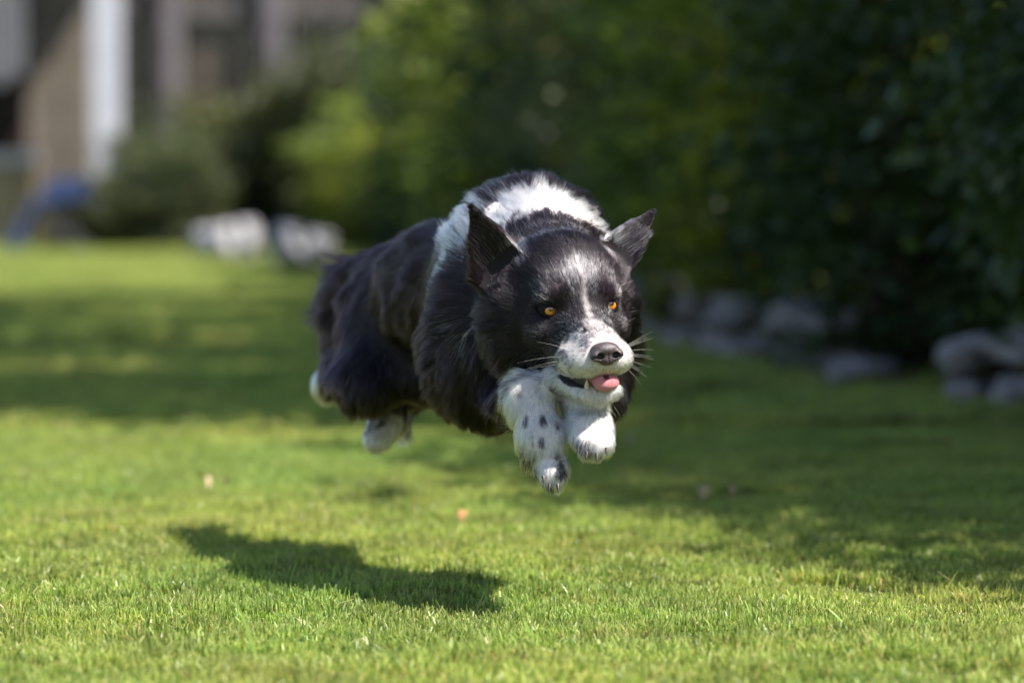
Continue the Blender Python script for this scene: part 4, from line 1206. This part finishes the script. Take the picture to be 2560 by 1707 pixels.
# hut at the far left: boarded wall, white corner post, pale curtain
hut = empty('garden_hut', (-4.2, 28.0, 0)); tag(hut, 'brown boarded garden hut with a white corner post and a pale curtain, far left', 'hut')
TANW = simple_mat('tan_boards', (0.12, 0.10, 0.082), (0.18, 0.15, 0.122), 4, 0.85, 0.5, 0.2)
WHITEP = simple_mat('white_paint', (0.42, 0.42, 0.46), (0.48, 0.48, 0.52), 5, 0.5, 0.2, 0.4)
DARKIN = simple_mat('dark_interior', (0.030, 0.022, 0.020), (0.05, 0.035, 0.032), 5, 0.9, 0.2, 0.1)
bmt = np_mesh('plank', boxv((0, 0, 0), (0.135, 0.03, 2.6)), [BF], False); bmt.materials.append(TANW)
for k in range(4):
    o = bpy.data.objects.new('plank', bmt); COL.objects.link(o); o.parent = hut
    o.location = (P(86 + k * 46, 0, 28)[0] + 4.2, 0.05 + 0.01 * (k % 2), 1.3)
boxes('corner_post', [((P(270, 0, 27.6)[0] + 4.2, -0.55, 1.45), (0.20, 0.20, 2.5))], WHITEP, hut)
boxes('post_foot', [((P(270, 0, 27.6)[0] + 4.2, -0.55, 0.1), (0.30, 0.24, 0.22))], DARKIN, hut)
boxes('back_wall', [((-0.6, 0.9, 1.3), (3.2, 0.08, 2.6))], DARKIN, hut)
boxes('low_wall', [((P(40, 0, 28)[0] + 4.2 - .6, -0.1, 0.28), (1.5, 0.16, 0.60))], simple_mat('ochre_render', (0.22, 0.17, 0.10), (0.30, 0.25, 0.16), 4, 0.9, 0.4, 0.1), hut)
boxes('wall_cap', [((P(40, 0, 28)[0] + 4.2 - .6, -0.12, 0.63), (1.54, 0.22, 0.10))], simple_mat('cap_stone', (0.34, 0.32, 0.32), (0.42, 0.40, 0.40), 4, 0.9, 0.4, 0.1), hut)
boxes('roof', [((-0.3, 0.2, 2.75), (4.0, 2.2, 0.12))], WOOD_D, hut)
# curtain with folds
V = []; F = []; nf_ = 40
x0, x1 = P(-60, 0, 27.8)[0] + 4.2, P(64, 0, 27.8)[0] + 4.2
for i in range(nf_ + 1):
    f = i / nf_; x = x0 + (x1 - x0) * f; y = -0.25 + 0.022 * math.sin(f * 38)
    V += [(x, y, 2.6), (x, y, 1.9), (x, y + 0.01, 1.20 + 0.05 * math.sin(f * 9))]
for i in range(nf_):
    for k in range(2): F.append((i * 3 + k, (i + 1) * 3 + k, (i + 1) * 3 + k + 1, i * 3 + k + 1))
cm = np_mesh('curtain', np.array(V), [np.array(F)]); cm.materials.append(simple_mat('curtain_cloth', (0.62, 0.52, 0.52), (0.70, 0.60, 0.58), 3, 0.9, 0, 0.1))
link('curtain', cm, None, hut, False)

# blue folding chair on the far lawn
ch = empty('garden_chair', (-3.05, 24.6, 0)); tag(ch, 'blue folding garden chair lying low on the far lawn beside the white post', 'chair')
BLUE = simple_mat('blue_cloth', (0.009, 0.017, 0.045), (0.013, 0.023, 0.060), 8, 0.7, 0.3, 0.2)
FR = simple_mat('black_frame', (0.012, 0.012, 0.018), (0.02, 0.02, 0.03), 8, 0.5, 0, 0.4)
def sheet(name, pts4, th, mat, par):
    a = np.array(pts4, float); n = nrm(np.cross(a[1] - a[0], a[3] - a[0])) * th / 2
    v = np.concatenate([a - n, a + n]); f = np.array([[3, 2, 1, 0], [4, 5, 6, 7], [0, 1, 5, 4], [1, 2, 6, 5], [2, 3, 7, 6], [3, 0, 4, 7]])
    return link(name, np_mesh(name, v, [f], False), mat, par, False)
def cx_(u, v): p = P(u, v, 24.6); return p[0] + 3.05, p[2]
a = cx_(20, 632); b2 = cx_(58, 640); c3 = cx_(118, 500); d4 = cx_(88, 490)
sheet('backrest', [(a[0], -.25, max(a[1], .02)), (b2[0], -.25, .02), (c3[0], 0, c3[1]), (d4[0], 0, d4[1])], 0.03, BLUE, ch)
e5 = cx_(112, 455); f6 = cx_(215, 445); g7 = cx_(215, 500); h8 = cx_(105, 520)
sheet('seat', [(h8[0], -.2, h8[1]), (g7[0], -.2, g7[1]), (f6[0], .25, f6[1]), (e5[0], .25, e5[1])], 0.04, BLUE, ch)
def bar(name, a, b_, rad, mat, par): return link(name, limb_mesh(name, [(a, b_, rad, rad)], 8), mat, par, False)
for (s_, y_) in ((0.0, -.2), (0.0, .22)):
    bar('leg', (g7[0] - .02, y_, g7[1]), (h8[0] + .02, y_, 0.01), 0.012, FR, ch); bar('leg', (h8[0], y_, h8[1]), (g7[0] + .02, y_, 0.01), 0.012, FR, ch)

# ================================================================== pale rocks at the foot of the hedge
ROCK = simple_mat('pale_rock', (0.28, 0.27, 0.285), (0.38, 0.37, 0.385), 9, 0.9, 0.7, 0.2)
ROCK_SHADED = simple_mat('shaded_rock', (0.13, 0.115, 0.11), (0.34, 0.30, 0.295), 9, 0.95, 0.7, 0.1)  # darker copy of the rock, with the shade put into its colour
def stone_mesh(seed):
    rn = np.random.default_rng(seed)
    f = Field(np.linspace(-1.5, 1.5, 26), np.linspace(-1.5, 1.5, 24), np.linspace(-1.4, 1.4, 24)); f.d[:] = 1
    for k in range(6):
        c = rn.uniform(-.45, .45, 3); r_ = rn.uniform(.45, .8, 3)
        f.add(lambda Q, c=c, r_=r_: sd_ell(Q, c, r_), c - 1.2, c + 1.2, 0.15)
    vv, qq = f.mesh(); vv = vv + (sines(vv, .9, seed)[:, None] * .06 + sines(vv, 2.2, seed + 1)[:, None] * .03) * vv
    vv = vv / np.abs(vv).max(0); vv = np.sign(vv) * np.abs(vv) ** 0.75 * 0.5
    vv *= (1 + 0.10 * np.sign(sines(vv, 1.6, seed + 4)) * np.abs(sines(vv, 1.6, seed + 4)) ** 0.5)[:, None]
    return np_mesh('stone', vv, [qq])
def stone_row(label, mat, y0, y1, step, hgt, gaps, seed, fx, courses=2):
    rn = np.random.default_rng(seed)
    e = empty('low_stone_wall', (fx(y0), y0, 0)); tag(e, label, 'low wall', 'low stone edging along the foot of the hedge')
    ms = [stone_mesh(seed * 10 + k) for k in range(4)]
    for m_ in ms: m_.materials.append(mat)
    y = y0; k = 0
    while y < y1:
        ln = step * rn.uniform(.75, 1.3)
        if not any(g0 < y + ln / 2 < g1 for g0, g1 in gaps):
            z = 0
            for c in range(courses):
                hh = hgt / courses * rn.uniform(.85, 1.2)
                if c and rn.random() < 0.25: continue
                o = bpy.data.objects.new('stone', ms[k % 4]); COL.objects.link(o); o.parent = e; k += 1
                yc = y + ln / 2 + rn.uniform(-.03, .03)
                o.location = (fx(yc) - e.location.x + rn.uniform(-.02, .02), yc - e.location.y, z + hh * .5 - 0.012)
                o.scale = (0.17 * rn.uniform(.85, 1.15), ln * 1.04, hh * 1.06); o.rotation_euler = (rn.uniform(-.05, .05), rn.uniform(-.08, .08), rn.uniform(.02, .2) + (math.pi if rn.random() < .5 else 0))
                z += hh
        y += ln * 1.0
stone_row('low broken edging of pinkish-grey stones darkened in colour for the shade right of the dog', ROCK_SHADED, 6.9, 12.4, 0.24, 0.19, ((8.25, 8.9), (9.06, 9.2), (9.5, 9.75), (10.9, 11.2)), 3, lambda y: float(np.interp(y, [7, 7.65, 9, 10.2, 12.4], [1.23, 1.06, 0.80, 0.58, 0.30])))
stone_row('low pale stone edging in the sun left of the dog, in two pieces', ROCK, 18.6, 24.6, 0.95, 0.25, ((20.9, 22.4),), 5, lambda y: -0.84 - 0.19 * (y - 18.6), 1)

# ================================================================== fallen leaves
LV = [simple_mat('dry_leaf_orange', (0.36, 0.16, 0.07), (0.42, 0.22, 0.10), 60, 0.7, 0.3, 0.2), simple_mat('dry_leaf_tan', (0.34, 0.26, 0.14), (0.40, 0.31, 0.18), 60, 0.7, 0.3, 0.2),
      simple_mat('dry_leaf_pink', (0.38, 0.27, 0.17), (0.44, 0.32, 0.22), 60, 0.7, 0.3, 0.2)]
def dry_leaf(u, v, s, mi, lb, rz):
    s *= 0.8
    Yg = FPX * CAM_H / (v - 450.0); p = P(u, v, Yg)
    V = []; n = 9
    for i in range(n):
        f = i / (n - 1); w = math.sin(math.pi * f ** .8) ** .8 * .36 * s if 0 < f < 1 else 0.0008
        y = (f - .5) * s; z = 0.010 * math.sin(f * 3) + 0.25 * s * (f - .5) ** 2
        V += [(-w, y, z + w * .5), (0, y, z), (w, y, z + w * .55)]
    F = [(i * 3 + k, i * 3 + k + 1, i * 3 + k + 4, i * 3 + k + 3) for i in range(n - 1) for k in range(2)]
    o = link('fallen_leaf', np_mesh('fallen_leaf', np.array(V), [np.array(F)]), LV[mi], None, False)
    o.location = (p[0], Yg, lawn_h(p[0], Yg) + 0.018); o.rotation_euler = (math.radians(35), 0.2, rz)
    tag(o, lb, 'fallen leaf', 'dry leaves lying on the lawn')
dry_leaf(1148, 1325, .022, 0, 'small orange leaf on the sunny grass below the dog\'s chest', .4)
dry_leaf(505, 1240, .030, 2, 'pinkish dry leaf above the left end of the dog\'s shadow', 1.2)
dry_leaf(555, 1242, .022, 2, 'small pinkish dry leaf just right of a larger one, above the dog\'s shadow', 2.2)
dry_leaf(1750, 1262, .034, 1, 'tan dry leaf where sun meets shade, right of the paws', .3)
dry_leaf(1815, 1262, .028, 2, 'pinkish dry leaf beside the tan one at the shade edge', 1.0)
dry_leaf(1560, 1130, .034, 1, 'tan dry leaf on the shaded grass right of the raised paw', .8)
dry_leaf(2360, 1140, .030, 0, 'orange leaf on the dark shaded grass at the right', 2.0)
dry_leaf(455, 1060, .034, 1, 'yellow-tan leaf on the shaded lawn left of the hind paws', 1.4)
